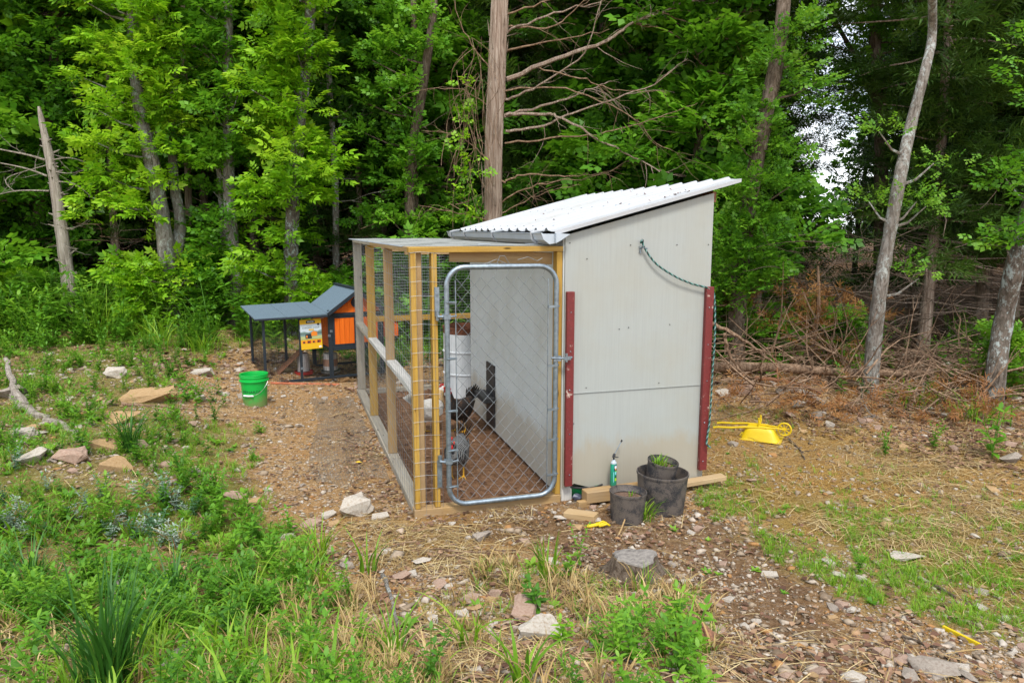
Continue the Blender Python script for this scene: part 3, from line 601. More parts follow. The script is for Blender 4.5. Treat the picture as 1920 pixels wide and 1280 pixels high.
t_sl = edge_tree('curved_tree', 'slender curved pale-barked tree standing free in the brush right of the shed', 8.7, [(1628, 762), (1638, 650), (1650, 545), (1664, 460), (1688, 330), (1708, 235), (1735, 130), (1748, 60), (1746, -90)], .092, .045, B_grey, L_weed,
          [(1700, 375, 40, 18), (1745, 385, 32, 14), (1610, 385, 26, 22), (1640, 250, 30, 14), (1760, 310, 30, 16), (1700, 510, 22, 12)], 'oak', .13, 12, seed=42)
edge_tree('leaning_tree', 'rough lichen-spotted trunk leaning out of the right edge of the picture', 8.3, [(1858, 790), (1868, 690), (1884, 590), (1905, 490), (1935, 380), (1985, 200), (2020, 0)], .108, .085, B_lichen, L_mid,
          [(1890, 350, 30, 35), (1905, 430, 28, 20), (1850, 450, 18, 12), (1900, 130, 40, 60), (1940, 250, 40, 60)], 'oak', .22, 16, seed=43)
# nearer cedars at the right and behind the shed
PLACE = ((-150, 'beyond the left edge of the clearing'), (0, 'at the left edge behind the snag'), (60, 'just behind the snag at the left edge'), (125, 'filling the gap right of the snag'), (160, 'in the second row behind the snag'), (260, 'standing behind the thin bare cedar left of the twin-trunk oak'), (360, 'directly behind the twin-trunk oak'), (440, 'behind the maple, left of the bright hickory'), (475, 'in the second row behind the bright hickory, its left side'),
         (490, 'deep behind the maple and the bright hickory'), (620, 'behind the slim grey tree right of the bright hickory'), (705, 'behind the slim dark cedar above the mesh run'), (800, 'behind the forked oak above the run'), (900, 'just left of the dead cedar, behind its vines'), (1050, 'just right of the dead cedar trunk'), (1150, 'behind the dead cedar branches over the low end of the roof'), (1250, 'behind the dead cedar branches over the middle of the roof'), (1350, 'behind the high end of the shed roof'),
         (1500, 'right behind the lobed oak'), (1800, 'right behind the curved pale tree'), (1900, 'left of the lichen-spotted leaning tree'), (2050, 'behind the lichen-spotted leaning tree'), (9999, 'beyond the right edge of the clearing'))
for i, (px, D, key, s, lf, lab) in enumerate([
    (1300, 12.8, 'cb', 1.0, L_mid, None), (1740, 12.0, 'cb', .95, L_cedar, None), (1850, 13.8, 'cb', 1.1, L_cedar, None), (1990, 12.2, 'ca', 1.0, L_cedar, None), (2150, 12.0, 'cb', 1.0, L_cedar, None),
    (1120, 14.5, 'mc', 1.0, L_mid, None), (1210, 14.8, 'ma', 1.0, L_dark, None), (1010, 15.2, 'cb', 1.0, L_cedar, None), (850, 15.4, 'mb', 1.0, L_mid, None), (1425, 14.2, 'cb', .7, L_cedar, None),
    (10, 15.4, 'md', 1.0, L_mid, None), (120, 14.9, 'md', 1.05, L_bright, None), (190, 15.6, 'md', 1.0, L_mid, None), (390, 14.8, 'md', 1.0, L_mid, None), (470, 15.6, 'md', 1.1, L_bright, None), (600, 15.4, 'md', 1.0, L_mid, None), (720, 15.0, 'md', 1.0, L_mid, None),
    (-60, 13.2, 'mc', 1.0, L_mid, None), (-220, 13.6, 'ma', 1.0, L_mid, None), (130, 15.6, 'cb', 1.0, L_cedar, None), (480, 15.2, 'ca', 1.1, L_cedar, None), (330, 15.5, 'ma', 1.05, L_dark, None), (700, 16, 'cb', 1.05, L_cedar, None)]):
    if lf is L_mid and key[0] == 'c': key = 'mc'
    x = (px - 960) / FPX * D; ced = key[0] == 'c'
    side = 'right of the shed' if px > 1300 else ('behind the shed' if px > 800 else 'on the left of the clearing')
    lab = ('drooping dark cedar ' if ced else ('bright green tree ' if lf is L_bright else 'mid-green leafy tree ' if lf is L_mid else 'dark green leafy tree ')) + next((t_ for lim, t_ in PLACE if px < lim))
    lib_tree(key, 'cedar_tree' if ced else 'broadleaf_tree', lab, 'tree', x, D, i * 1.7, s, lf, group=('edge cedars ' if ced else 'edge broadleaf trees ') + side)

for px, D, key, s, lf, lab in ((20, 12.6, 'bush', 1.0, L_bright, 'rounded bright shrub at the left edge under the dense oak'), (100, 12.9, 'bushh', .8, L_mid, 'low leafy shrub touching the foot of the broken snag, left side'), (185, 13.2, 'bush', .9, L_mid, 'leafy shrub between the broken snag and the thin bare cedar'), (268, 12.3, 'bushh', 1.0, L_bright, 'yellow-green shrub at the left foot of the twin-trunk oak'),
                               (385, 12.6, 'bush', 1.0, L_mid, 'mid-green shrub between the twin-trunk oak and the maple'), (395, 13.6, 'bushh', 1.4, L_bright, 'tall bright shrub behind the red-brown cedar sapling'), (500, 12.6, 'bush', 1.0, L_bright, 'bright shrub behind the left end of the small coop'), (590, 12.4, 'bushh', .9, L_bright, 'yellow-green shrub right behind the poster of the small coop'), (650, 13.2, 'bush', 1.2, L_mid, 'shrub behind the peaked roof of the small coop'),
                               (725, 12.8, 'bush', .9, L_bright, 'bright shrub seen through the left half of the run'), (800, 13.0, 'bush', 1.1, L_mid, 'shrub seen between the front posts of the run'), (765, 12.8, 'bushh', 1.55, L_mid, 'tall leafy shrub rising over the run roof'), (860, 13.4, 'bush', 1.3, L_mid, 'shrub behind the drum and the dead cedar'), (1455, 10.6, 'bush', .45, L_weed, 'small green shrub behind the left end of the fallen log'), (1590, 10.4, 'bushh', .5, L_mid, 'fern-like shrub above the fallen log left of the curved pale tree'),
                               (1900, 8.9, 'bush', .55, L_weed, 'leafy shrub right behind the leaning tree'), (1345, 10.8, 'bush', .8, L_weed, 'leafy shrub showing beside the right corner board')):
    lib_tree(key, 'leafy_shrub', lab, 'shrub', (px - 960) / FPX * D, D, px * .7, s * (.66 if px < 900 else 1), lf)
# dead cedar with long bare branches
random.seed(5)
D = 12.4; base = P(921, 600, D); base.z = gz(base.x, D)
dc = thing('dead_cedar', 'tall dead cedar with shaggy bark and long bare branches behind the shed', 'tree', loc=base)
mb = MB(); tp = [Vector((0, 0, -.3))] + [P(px, py, D) - base for px, py in ((922, 430), (925, 250), (934, 80), (941, -60), (946, -180))]
DT = spline(tp, 7); rings = []
for i, p in enumerate(DT):
    t = i / (len(DT) - 1); r0 = .158 - .04 * t
    rings.append([p + Vector((math.cos(w), math.sin(w), 0)) * r0 * (1 + .13 * math.sin(3 * w + t * 5) + .05 * math.sin(8 * w + t * 9)) for w in [2 * math.pi * k / 22 for k in range(22)]])
mb.loft(rings)
for k in range(60):   # peeling strips of bark
    z = random.uniform(.5, 7); p = interp(DT, z); a = random.uniform(0, 6.28); d = Vector((math.cos(a), math.sin(a), 0)); l = random.uniform(.15, .5); s_ = p + d * .15
    mb.tube([s_, s_ + Vector((0, 0, l * .5)) + d * .012, s_ + Vector((0, 0, l)) + d * .03], [.012, .009, .002], 4)
part('trunk', mb.mesh('trunk', smooth=True), B_cedar, dc)
CBR = [([(948, 148), (1060, 105), (1140, 75), (1200, 38), (1310, -4)], .04, 12), ([(946, 187), (1010, 160), (1095, 97), (1130, -10)], .022, 6), ([(946, 218), (1050, 190), (1100, 170), (1145, 152)], .022, 6),
       ([(945, 247), (1020, 235), (1090, 205), (1210, 165), (1290, 110)], .024, 10), ([(946, 215), (1020, 213), (1052, 222), (1130, 265), (1200, 300), (1255, 335)], .028, 8), ([(942, 342), (980, 328), (1060, 330), (1130, 325), (1185, 298)], .018, 9),
       ([(942, 375), (1010, 345), (1100, 335)], .016, 7), ([(948, 50), (1040, 48), (1100, -5)], .018, 6), ([(948, 95), (1030, 78), (1140, 58)], .018, 6), ([(950, 60), (1040, 24), (1120, 5), (1180, -20)], .02, 5),
       ([(1010, 130), (1100, 150), (1160, 170), (1250, 172)], .012, 7), ([(915, 300), (860, 255), (790, 245)], .012, 5), ([(925, 415), (860, 400), (785, 385)], .014, 4), ([(948, 170), (1060, 168), (1180, 215), (1232, 270), (1300, 292)], .014, 7),
       ([(946, 268), (1050, 258), (1150, 245), (1220, 225), (1310, 195)], .016, 8), ([(940, 400), (1010, 365), (1090, 345)], .012, 5), ([(915, 200), (870, 170), (800, 165)], .012, 4), ([(920, 130), (870, 60), (850, 0)], .012, 4), ([(948, 30), (1030, 0), (1100, -30)], .018, 3),
       ([(1180, 45), (1260, 60), (1330, 130), (1400, 140)], .012, 6), ([(1230, 20), (1310, 50), (1400, 90)], .012, 6)]
for bi, (pl, r0, tw) in enumerate(CBR):
    mb = MB(); dep = D - .05 - .9 * random.random(); n = len(pl); q = []
    for i, (px, py) in enumerate(pl): q.append(P(px, py, D + (dep - D) * (i / (n - 1)) if 900 < pl[0][0] < 960 else dep) - base)
    Q = spline(q, 6); Q = [p + Vector((random.gauss(0, .012), random.gauss(0, .02), random.gauss(0, .012))) for p in Q]
    mb.tube(Q, [r0 * (1 - .75 * i / (len(Q) - 1)) for i in range(len(Q))], 6)
    for k in range(tw):
        i = random.randint(len(Q) // 4, len(Q) - 2); d = (Q[i + 1] - Q[i]).normalized(); limb(mb, Q[i], d + Vector((random.gauss(0, .5), random.gauss(0, .4), random.gauss(-.15, .7))), random.uniform(.25, .9), r0 * .16 + .002, 1, .18, .05, 4)
    part('branch', mb.mesh('branch', smooth=True), B_twig if r0 < .02 else B_cedar, dc)
# vines hanging beside the dead cedar
mb = MB(); random.seed(9)
for k in range(24):
    x0 = random.uniform(855, 915); y0 = random.uniform(60, 230); q = [P(x0, y0, 12.0)]
    for s_ in range(6): x0 += random.gauss(0, 13) - (1.5 if x0 > 880 else -1); y0 += random.uniform(20, 60); q.append(P(x0, min(y0, 560), 12.0 + random.gauss(0, .15)))
    mb.tube(spline(q, 4), .004, 4)
V, F, q = crown_np([tuple(P(random.gauss(872, 16), random.uniform(150, 420), 11.95)) + (.14,) for k in range(22)], 14, SP_oak, .16)
vt = thing('hanging_vine', 'tangle of leafy vines hanging on the left of the dead cedar', 'vine', loc=(0, 0, 0)); part('stem', mb.mesh('stem'), B_twig, vt); part('foliage', npmesh('foliage', V, F, q), L_bright, vt, kind='stuff')

# broken snag on the left
random.seed(6); D = 12.6; base = P(137, 612, D); base.z = gz(base.x, D)
sn = thing('broken_snag', 'bare broken grey cedar snag with a splintered pointed top at the left', 'dead tree', loc=base); mb = MB()
q = [P(px, py, D) - base for px, py in ((140, 640), (132, 560), (118, 450), (104, 350), (92, 290), (80, 235), (73, 200))]; Q = spline(q, 5)
rs = [.125 * (1 - i / len(Q)) ** .6 * (1 + random.uniform(-.08, .08)) + .004 for i in range(len(Q))]; mb.tube(Q, rs, 12)
for k in range(46):
    i = random.randint(2, len(Q) - 8); a = random.uniform(0, 6.28); d = Vector((math.cos(a), math.sin(a), random.uniform(-.1, .7))); mb.tube([Q[i] + d * rs[i] * .6, Q[i] + d * (rs[i] + random.uniform(.03, .09))], [.022, .006], 5)
part('trunk', mb.mesh('trunk', smooth=True), B_dead, sn)
for pl, r0 in (([(84, 300), (50, 290), (0, 280), (-40, 270)], .02), ([(88, 330), (45, 315), (-30, 300)], .018), ([(92, 358), (30, 358), (-30, 372)], .015), ([(98, 300), (130, 296), (165, 305)], .012), ([(102, 340), (140, 345), (170, 368)], .012),
               ([(118, 430), (145, 425), (165, 412)], .012), ([(86, 310), (20, 330), (12, 345), (30, 360)], .009), ([(124, 480), (140, 470), (146, 466)], .012), ([(95, 320), (125, 325), (150, 322)], .009)):
    mb = MB(); Q2 = spline([P(px, py, D - .12 * i) - base for i, (px, py) in enumerate(pl)], 5); mb.tube(Q2, [r0 * (1 - .7 * i / len(Q2)) for i in range(len(Q2))], 6)
    for k in range(4): i = random.randint(2, len(Q2) - 2); limb(mb, Q2[i], (random.gauss(0, 1), random.gauss(0, .5), random.gauss(0, .6)), random.uniform(.2, .5), .005, 1, .2)
    part('branch', mb.mesh('branch', smooth=True), B_dead, sn)

# ------------------------------------------------------------------ chicken run (its own frame: x along the front, y into the depth)
MS = Matrix.Translation(P0) @ Matrix.Rotation(ANG, 4, 'Z')
def W(u, v, z=0): return MS @ Vector((u, v, z))
def TS(u, v, z=0, rz=0): return MS @ Matrix.Translation((u, v, z)) @ Matrix.Rotation(rz, 4, 'Z')
random.seed(77)
run = thing('chicken_run', 'lumber-framed chicken run with wire walls, roof and a metal gate', 'chicken run', M=MS)
UE = 2.40; RL = 4.35; SL = lambda v: -.0165 * v     # the left wall splays outwards a little towards the back
# posts: (u0,u1,v0,v1,material)
for u0, u1, v0, v1, mt, lb in ((0, .042, 0, .089, M_yel, None), (.045, .085, .045, .089, M_tan, None), (.150, .190, 0, .089, M_yel, None), (1.105, 1.150, 0, .089, M_yel, None),
                          (0, .080, 1.43, 1.47, M_tan, None), (0, .088, 2.88, 2.92, M_yel, None), (0, .10, 4.295, 4.35, M_gry, 'grey weathered post at the far corner'), (.104, .145, 4.25, 4.30, M_tan, None)):
    o_ = SL(v0) if u0 < .03 and v0 > .1 else 0
    bxp('post', (u0 + o_, v0, .05), (u1 + o_, v1, 1.953), mt, run, label=lb)
for u0 in (.34, .93, 1.5, 2.05, 2.36): bxp('stud', (u0, 4.30, .05), (u0 + .038, 4.35, 1.953), M_yel, run)
def lw(name, a, b_, z0, z1, w, mat, label=None, off=0):
    return board(name, (SL(a) + off + w / 2, a, (z0 + z1) / 2), (SL(b_) + off + w / 2, b_, (z0 + z1) / 2), z1 - z0, w, mat, run, label=label)
bxp('top_plate', (-.012, -.003, 1.955), (1.152, .092, 1.995), M_yel, run)
lw('top_plate', .095, 2.44, 1.957, 1.995, .095, M_tan, off=-.005); lw('top_plate', 2.443, RL, 1.957, 1.995, .095, M_gry, off=-.005)
bxp('top_plate', (.03, 4.27, 1.957), (UE, RL, 1.995), M_yel, run)
bxp('sill', (-.01, -.012, -.03), (1.15, .085, .048), M_tan, run)
for a, b_ in ((.09, 1.3), (1.303, 2.9), (2.903, RL)): lw('sill', a, b_, -.03, .048, .10, M_gry, off=-.012)
bxp('sill', (.03, 4.27, -.03), (UE, RL, .048), M_gry, run)
lw('rail', .092, 1.428, .90, .938, .09, M_whw, 'whitewashed rail'); lw('rail', 1.472, 2.878, .90, .938, .09, M_whw, 'whitewashed rail'); lw('rail', 2.922, 4.293, .90, .938, .09, M_gry)
for a, b_ in ((.14, .338), (.38, .928), (.97, 1.498), (1.54, 2.05)): bxp('rail', (a, 4.305, .93), (b_, 4.345, 1.00), M_yel, run)
board('brace', (.30, .10, 1.93), (1.10, .10, 1.90), .09, .02, M_tan, run)
for v in (.9, 1.8, 2.6, 3.5): bxp('rafter', (.092, v, 1.91), (1.15 if v < 3 else UE, v + .038, 1.955), M_tan, run)
# wire sheets: welded wire, sagging between the posts
def wiregrid(us, zs, f, r=.0014, seg=26, n=3, wob=.0):
    mb = MB(); u0, u1 = us[0], us[-1]; z0, z1 = zs[0], zs[-1]
    for z in zs: mb.tube([f(u0 + (u1 - u0) * k / seg, z + wob * math.sin(k * 1.7 + z * 9) * .5) for k in range(seg + 1)], r, n, cap=False)
    for u in us: mb.tube([f(u + wob * math.sin(k * .9 + u * 7) * .4, z0 + (z1 - z0) * k / 12) for k in range(13)], r, n, cap=False)
    return mb.mesh('wire_mesh')
fr = lambda n, a, b_: [a + (b_ - a) * i / n for i in range(n + 1)]
part('wire_mesh', wiregrid(fr(42, 0, RL), fr(19, .0, 1.955), lambda v, z: (SL(v) - .006 - abs(math.sin(v * math.pi / 1.45)) * .012 * math.sin(z * 5 + v * 2), v, z - .035 * abs(math.sin(v * math.pi / 1.45)) * math.sin(z * 3.1 + 1) ), .0013, 44, wob=.004), M_wire, run, kind='stuff')
part('wire_mesh', wiregrid(fr(5, -.006, .21), fr(19, .0, 1.955), lambda u, z: (u, -.006 - .006 * math.sin(u * 20), z + .006 * math.sin(u * 22)), .0012, 8), M_wire, run, kind='stuff')
part('wire_mesh', wiregrid(fr(60, .1, UE), fr(52, .0, 1.955), lambda u, z: (u, 4.265, z), .0010, 1), M_wired, run, kind='stuff')
part('wire_mesh', wiregrid(fr(32, .06, 1.1), fr(26, .98, 1.955), lambda u, z: (u, 4.358, z), .0011, 1), M_wire, run, kind='stuff')
part('wire_mesh', wiregrid(fr(46, 3.0, RL), fr(40, .0, 1.955), lambda v, z: (UE - .01, v, z), .0010, 1), M_wired, run, kind='stuff')
part('wire_mesh', wiregrid(fr(46, -.05, 1.15), fr(170, -.03, RL), lambda u, v: (u + SL(v) * (1.15 - u) / 1.2, v, 2.002 + .006 * math.sin(u * 9) * math.sin(v * 5)), .0011, 4), M_wired, run, kind='stuff', label='roof of close wire mesh')
part('wire_mesh', wiregrid(fr(50, 1.15, UE), fr(30, 3.12, RL), lambda u, v: (u, v, 2.0), .0011, 1), M_wired, run, kind='stuff')
mb = MB()
for k in range(90):
    v = -.02 + k * .047; mb.tube([(SL(v) - .045, v, 2.004), (SL(v) - .066, v + .012, 1.998), (SL(v) - .045, v + .024, 2.004)], .0022, 4)
part('wire_edge', mb.mesh('wire_edge'), M_wire, run, kind='stuff')
# old tin flashing bits and litter lying on the mesh roof belong to it
for (u, v, s_) in ((.55, .2, .09), (.92, .12, .07)): bxp('flashing', (u, v, 2.008), (u + s_, v + .10, 2.011), M_gut, run)

# gate
gate = part('gate', MB().box((0, 0, 0), (.001, .001, .001)).mesh('gate_stub'), M_galv, run)
def gate_frame():
    mb = MB(); u0, u1, z0, z1, rr, y = .248, 1.085, .075, 1.852, .135, -.045; pts = []
    for cx, cz, a0 in ((u1 - rr, z1 - rr, 0), (u0 + rr, z1 - rr, 90), (u0 + rr, z0 + rr, 180), (u1 - rr, z0 + rr, 270)):
        for k in range(8): a = R(a0 + 90 * k / 7); pts.append((cx + rr * math.cos(a), y, cz + rr * math.sin(a)))
    mb.tube(pts, .0195, 14, closed=True); mb.tube([(u0, y, 1.45), (u0, y, 1.478)], .0215, 14); mb.tube([(.56, y, z1), (.60, y, z1)], .0212, 14); mb.tube([(.70, y, z0), (.74, y, z0)], .0212, 14); return mb.mesh('frame', smooth=True)
bpy.data.objects.remove(gate); gate = part('gate', gate_frame(), M_galv, run)
for k, z in enumerate((1.60, 1.19, .80, .50, .22)):
    mb = MB(); mb.tube([(.228, -.045, z), (.250, -.068, z), (.305, -.052, z)], .006, 5); mb.box((.262, -.056, z - .009), (.318, -.050, z + .009)); part('tension_band', mb.mesh('tension_band'), M_galv, gate)
for k, z in enumerate((1.55, 1.10, .76, .52, .24)):
    mb = MB(); mb.box((1.015, -.070, z - .009), (1.095, -.064, z + .009)); mb.tube([(1.09, -.067, z), (1.106, -.05, z)], .007, 5); part('tension_band', mb.mesh('tension_band'), M_galv, gate)
for u in (.312, 1.020): part('tension_bar', MB().box((u - .003, -.050, .13), (u + .003, -.043, 1.76)).mesh('tension_bar'), M_galv, gate)
mb = MB(); pw = .0472; hh = .104
for i in range(15):
    ua = .312 + i * pw; ub = ua + pw; pts = []; z = .112; k = 0; random.seed(i)
    while z < 1.815:
        left = (k % 2 == 0) ^ (i % 2 == 1); pts.append(((ua + .0015 if left else ub - .0015) + random.uniform(-.002, .002), -.046 + (.0022 if left else -.0022), z)); z += hh / 2; k += 1
    mb.tube(pts, .0020, 4)
    p = pts[-1]; 
    if i % 2 == 0: mb.tube([p, (p[0] + .02, -.05, 1.83), (p[0] + .045, -.06, 1.85)], .0016, 4)
mb.tube([(.5, -.05, 1.86), (.62, -.05, 1.905), (.70, -.05, 1.87)], .0018, 4); mb.tube([(.62, -.05, 1.868), (.645, -.05, 1.93), (.68, -.05, 1.93), (.715, -.05, 1.872)], .002, 4); mb.tube([(.78, -.05, 1.90), (.86, -.05, 1.92), (.93, -.05, 1.89), (.97, -.05, 1.91)], .0018, 4)
part('chain_link', mb.mesh('chain_link'), M_wire, gate, kind='stuff')
for z, up in ((1.50, 1), (.42, -1)):
    mb = MB(); zc = z; mb.box((.168, -.012, zc + (0 if up > 0 else -.21)), (.202, -.003, zc + (.21 if up > 0 else 0)))
    mb.tube([(.186, -.022, zc - .03), (.186, -.022, zc + .04)], .015, 10); mb.tube([(.186, -.02, zc), (.186, -.045, zc), (.222, -.062, zc)], .010, 8); mb.box((.222, -.072, zc - .018), (.272, -.066, zc + .018)); mb.tube([(.222, -.045, zc - .018), (.222, -.045, zc + .018)], .012, 8)
    mb.tube([(.272, -.069, zc), (.315, -.075, zc + .006)], .007, 6); mb.tube([(.185, -.02, zc + .16 * up), (.185, .0, zc + .16 * up)], .009, 8)
    part('hinge', mb.mesh('hinge', bevel=0), M_galv, run)
mb = MB(); z = 1.155
mb.box((1.06, -.072, z - .022), (1.118, -.066, z + .02)); mb.tube([(1.04, -.068, z + .005), (1.16, -.068, z - .004)], .008, 8); mb.tube([(1.16, -.068, z - .004), (1.21, -.05, z - .002), (1.225, -.03, z + .01)], .011, 8)
mb.tube([(1.16, -.078, z - .03), (1.16, -.078, z + .035)], .010, 8); mb.box((1.14, -.085, z - .015), (1.195, -.072, z + .012)); part('latch', mb.mesh('latch'), M_galv, gate)

# ------------------------------------------------------------------ shed
shed = thing('chicken_shed', 'pale grey panelled shed with white ribbed metal roof and dark red corner boards', 'shed', M=MS)
SU0, SU1, SD = 1.165, 2.415, 3.05
zr = lambda u: 2.085 + .262 * (u - 1.165)
mb = MB(); zs_ = .86
low = [(SU0, .10), (1.235, .115), (1.262, .128), (1.32, .108), (1.39, .085), (1.45, .05), (1.50, .018), (SU1, .02), (SU1, zs_ - .004), (SU0, zs_ - .004)]
hi = [(SU0, zs_), (SU1, zs_), (SU1, zr(SU1) - .01), (SU0, zr(SU0) - .01)]
part('wall_panel', MB().prism(low, 1, -.012, 0).mesh('wall_panel'), M_wall, shed); part('wall_panel', MB().prism(hi, 1, -.014, 0).mesh('wall_panel'), M_wall, shed)
mb = MB().box((SU0 + .06, -.020, zs_ - .0005), (SU1 - .06, -.0152, zs_ + .001)); part('flashing', mb.mesh('flashing'), M_wall, shed)
mb = MB().box((SU0 - .012, .002, .02), (SU0, SD, 2.05)); part('wall_panel', mb.mesh('wall_panel'), M_wall_in, shed, label='wall panel inside the run, colour brightened against the shade')
mb = MB().box((SU1 - .012, .002, .05), (SU1 - .001, SD, 2.39)); part('wall_panel', mb.mesh('wall_panel'), M_wall, shed)
mb = MB().prism([(SU0, .02), (SU1 - .013, .02), (SU1 - .013, 2.38), (SU0, 2.06)], 1, SD, SD + .012); part('wall_panel', mb.mesh('wall_panel'), M_wall, shed)
bxp('skid', (SU0 - .005, .003, -.04), (SU0 + .085, .09, .15), M_whw, shed); bxp('skid', (SU1 - .10, .003, -.04), (SU1 - .015, .09, .16), M_whw, shed)
for a, b_ in ((.092, SD),): bxp('skid', (SU0 + .02, a, -.03), (SU0 + .06, b_, .06), M_gry, shed)
bxp('floor', (SU0 + .03, .1, .06), (SU1 - .03, SD - .03, .08), M_gry, shed)
bxp('fascia', (SU1 - .005, .0, 2.33), (SU1 + .03, SD, 2.415), M_ramp, shed)
bxp('corner_board', (SU0 + .005, -.056, .125), (SU0 + .066, -.018, 1.655), M_red, shed); bxp('corner_board', (SU1 - .055, -.056, .14), (SU1 + .012, -.018, 1.665), M_red, shed)
for bu in (SU0 + .035, SU1 - .025):
    for z in (.22, .55, .9, 1.2, 1.5): part('screw', MB().tube([(bu + random.uniform(-.01, .01), -.0565, z), (bu, -.0595, z)], .005, 8).mesh('screw'), M_galv, shed)
for (u, z) in ((1.20, 2.02), (1.34, 1.9), (1.70, 2.0), (2.10, 2.0), (2.38, 2.0), (1.62, 1.35), (1.70, 1.36), (2.06, 1.37), (1.98, .9), (1.35, .9), (1.25, .62)):
    part('screw', MB().tube([(u, -.016, z), (u, -.0195, z)], .004, 8).mesh('screw'), M_black, shed)
SCR = MB().tube([(0, 0, -.002), (0, 0, .004)], .007, 8).mesh('screw'); SCR.materials.append(M_galv)
# ribbed roof sheet: ribs run down the slope, repeated along the depth
prof = []; vv_ = -.07
while vv_ < SD + .10:
    prof += [(vv_, 0), (vv_ + .075, 0), (vv_ + .150, .008), (vv_ + .180, .026), (vv_ + .212, .026), (vv_ + .236, .004)]; vv_ += .25
prof.append((vv_, 0)); ua, ub = 1.06, 2.62; za, zb = 2.105, 2.515; vs_ = []; fs_ = []
prof = [(-.0702, -.024)] + prof; n = len(prof)
for (u, z) in ((ua, za), (ub, zb)):
    for dz in (0, -.003): vs_ += [(u, a, z + b_ + dz) for a, b_ in prof]
for i in range(n - 1): fs_ += [(i, i + 1, 2 * n + i + 1, 2 * n + i), (n + i, 3 * n + i, 3 * n + i + 1, n + i + 1), (i, n + i, n + i + 1, i + 1), (2 * n + i, 2 * n + i + 1, 3 * n + i + 1, 3 * n + i)]
roof = part('roof', MB().add(vs_, fs_).mesh('roof'), M_roof, shed)
mb = MB(); V_, F_ = [], []; random.seed(3)
for k in range(26):
    u = 2.12 + random.gauss(0, .05); v = .10 + random.gauss(0, .025) - (u - 2.12) * .1; z = za + (zb - za) * (u - ua) / (ub - ua) + .006; a = random.uniform(0, 6.28); l = random.uniform(.01, .03)
    mb.add([(u, v, z), (u + l * math.cos(a), v + l * math.sin(a), z + .012), (u + l * math.cos(a + .6), v + l * math.sin(a + .6), z + .004)], [(0, 1, 2)])
for k in range(20):
    u = random.uniform(1.1, 2.55); v = random.uniform(0, SD); z = za + (zb - za) * (u - ua) / (ub - ua) + .012; a = random.uniform(0, 6.28); l = random.uniform(.012, .035)
    mb.add([(u, v, z), (u + l * math.cos(a), v + l * math.sin(a), z + .014), (u + l * math.cos(a + .7), v + l * math.sin(a + .7), z + .004)], [(0, 1, 2)])
part('leaf_litter', mb.mesh('leaf_litter'), M_rust, roof, kind='stuff')
for k in range(13):
    for u in (1.12, 1.75, 2.5):
        v = -.07 + .25 * k + .196
        if v < SD: z = za + (zb - za) * (u - ua) / (ub - ua) + .026; part('screw', SCR, None, roof, Matrix.Translation((u, v, z)))
# gutter
gp = [(1.075, 2.075), (1.075, 2.005), (1.03, 1.998), (.985, 2.03), (.972, 2.070), (.962, 2.078), (.962, 2.084), (.978, 2.076), (.992, 2.036), (1.034, 2.006), (1.068, 2.011), (1.070, 2.075)]
gut = part('gutter', MB().prism([(a - .005, b_ + .012) for a, b_ in gp], 1, -.06, 3.42).mesh('gutter'), M_gut, shed)
mb = MB().prism([(1.06, 2.087), (1.06, 2.018), (1.02, 2.012), (.975, 2.044), (.957, 2.087)], 1, -.064, -.0605); mb.prism([(1.06, 2.092), (1.17, 2.085), (1.10, 2.04), (1.06, 2.02)], 1, -.10, -.07); part('end_cap', mb.mesh('end_cap'), M_gut, gut)
for v in (.18, 1.35, 2.5, 3.2):
    mb = MB(); mb.tube([(1.09, v, 2.115), (1.0, v, 2.105), (.955, v, 2.094), (.967, v, 2.045), (1.01, v, 2.012)], .009, 6); part('strap', mb.mesh('strap'), M_roof, gut)
# pop door track on the wall inside the run
mb = MB().box((SU0 - .026, 1.95, .06), (SU0 - .013, 2.28, .72)); pd = part('pop_door', mb.mesh('pop_door'), M_black, shed)
part('shelf', MB().box((SU0 - .15, 1.90, .34), (SU0 - .027, 2.32, .40)).mesh('shelf', bevel=.008), M_black, pd)
# rope with hook
hook = W(1.79, -.03, 1.99)
rp = thing('rope', 'green and white twisted rope drooping from a hook to the corner board', 'rope', M=MS)
pts = [(1.775, -.04, 2.015), (1.77, -.05, 2.03), (1.785, -.05, 2.035), (1.80, -.045, 1.985), (1.90, -.05, 1.86), (2.06, -.055, 1.76), (2.22, -.05, 1.695), (2.37, -.05, 1.655), (2.432, -.045, 1.60), (2.44, -.07, 1.3), (2.43, -.075, .95), (2.425, -.075, .6), (2.40, -.085, .42), (2.40, -.09, .37), (2.43, -.10, .345)]
Q = spline(pts, 14)
for nm, ph, mt in (('green_strand', 0, simple('green_rope', (.01, .12, .09), .7)), ('black_strand', 2.1, M_black), ('white_strand', 4.2, simple('pale_rope', (.16, .28, .26), .7))):
    dense = []
    for a, b_ in zip(Q, Q[1:]):
        for k in range(3): dense.append(a.lerp(b_, k / 3))
    s_ = 0; out = []
    for i, p in enumerate(dense):
        if i: s_ += (p - dense[i - 1]).length
        t = (dense[min(i + 1, len(dense) - 1)] - dense[max(i - 1, 0)]).normalized(); a = t.orthogonal() if abs(t.y) > .9 else t.cross(Vector((0, 1, 0))).normalized(); b2 = t.cross(a); w = s_ * 2 * math.pi / .05 + ph
        out.append(p + (a * math.cos(w) + b2 * math.sin(w)) * .0038)
    part('strand', MB().tube(out, .0046, 5).mesh('strand', smooth=True), mt, rp)
mb = MB(); mb.tube([(1.78, -.014, 1.975), (1.78, -.05, 1.975), (1.78, -.06, 1.995)], .005, 6); mb.tube([(1.765, -.045, 1.985), (1.83, -.05, 1.972)], .005, 6); mb.tube([(1.78, -.02, 1.975), (1.782, -.022, 1.935)], .006, 6)
part('cleat', mb.mesh('cleat'), M_galv, shed)

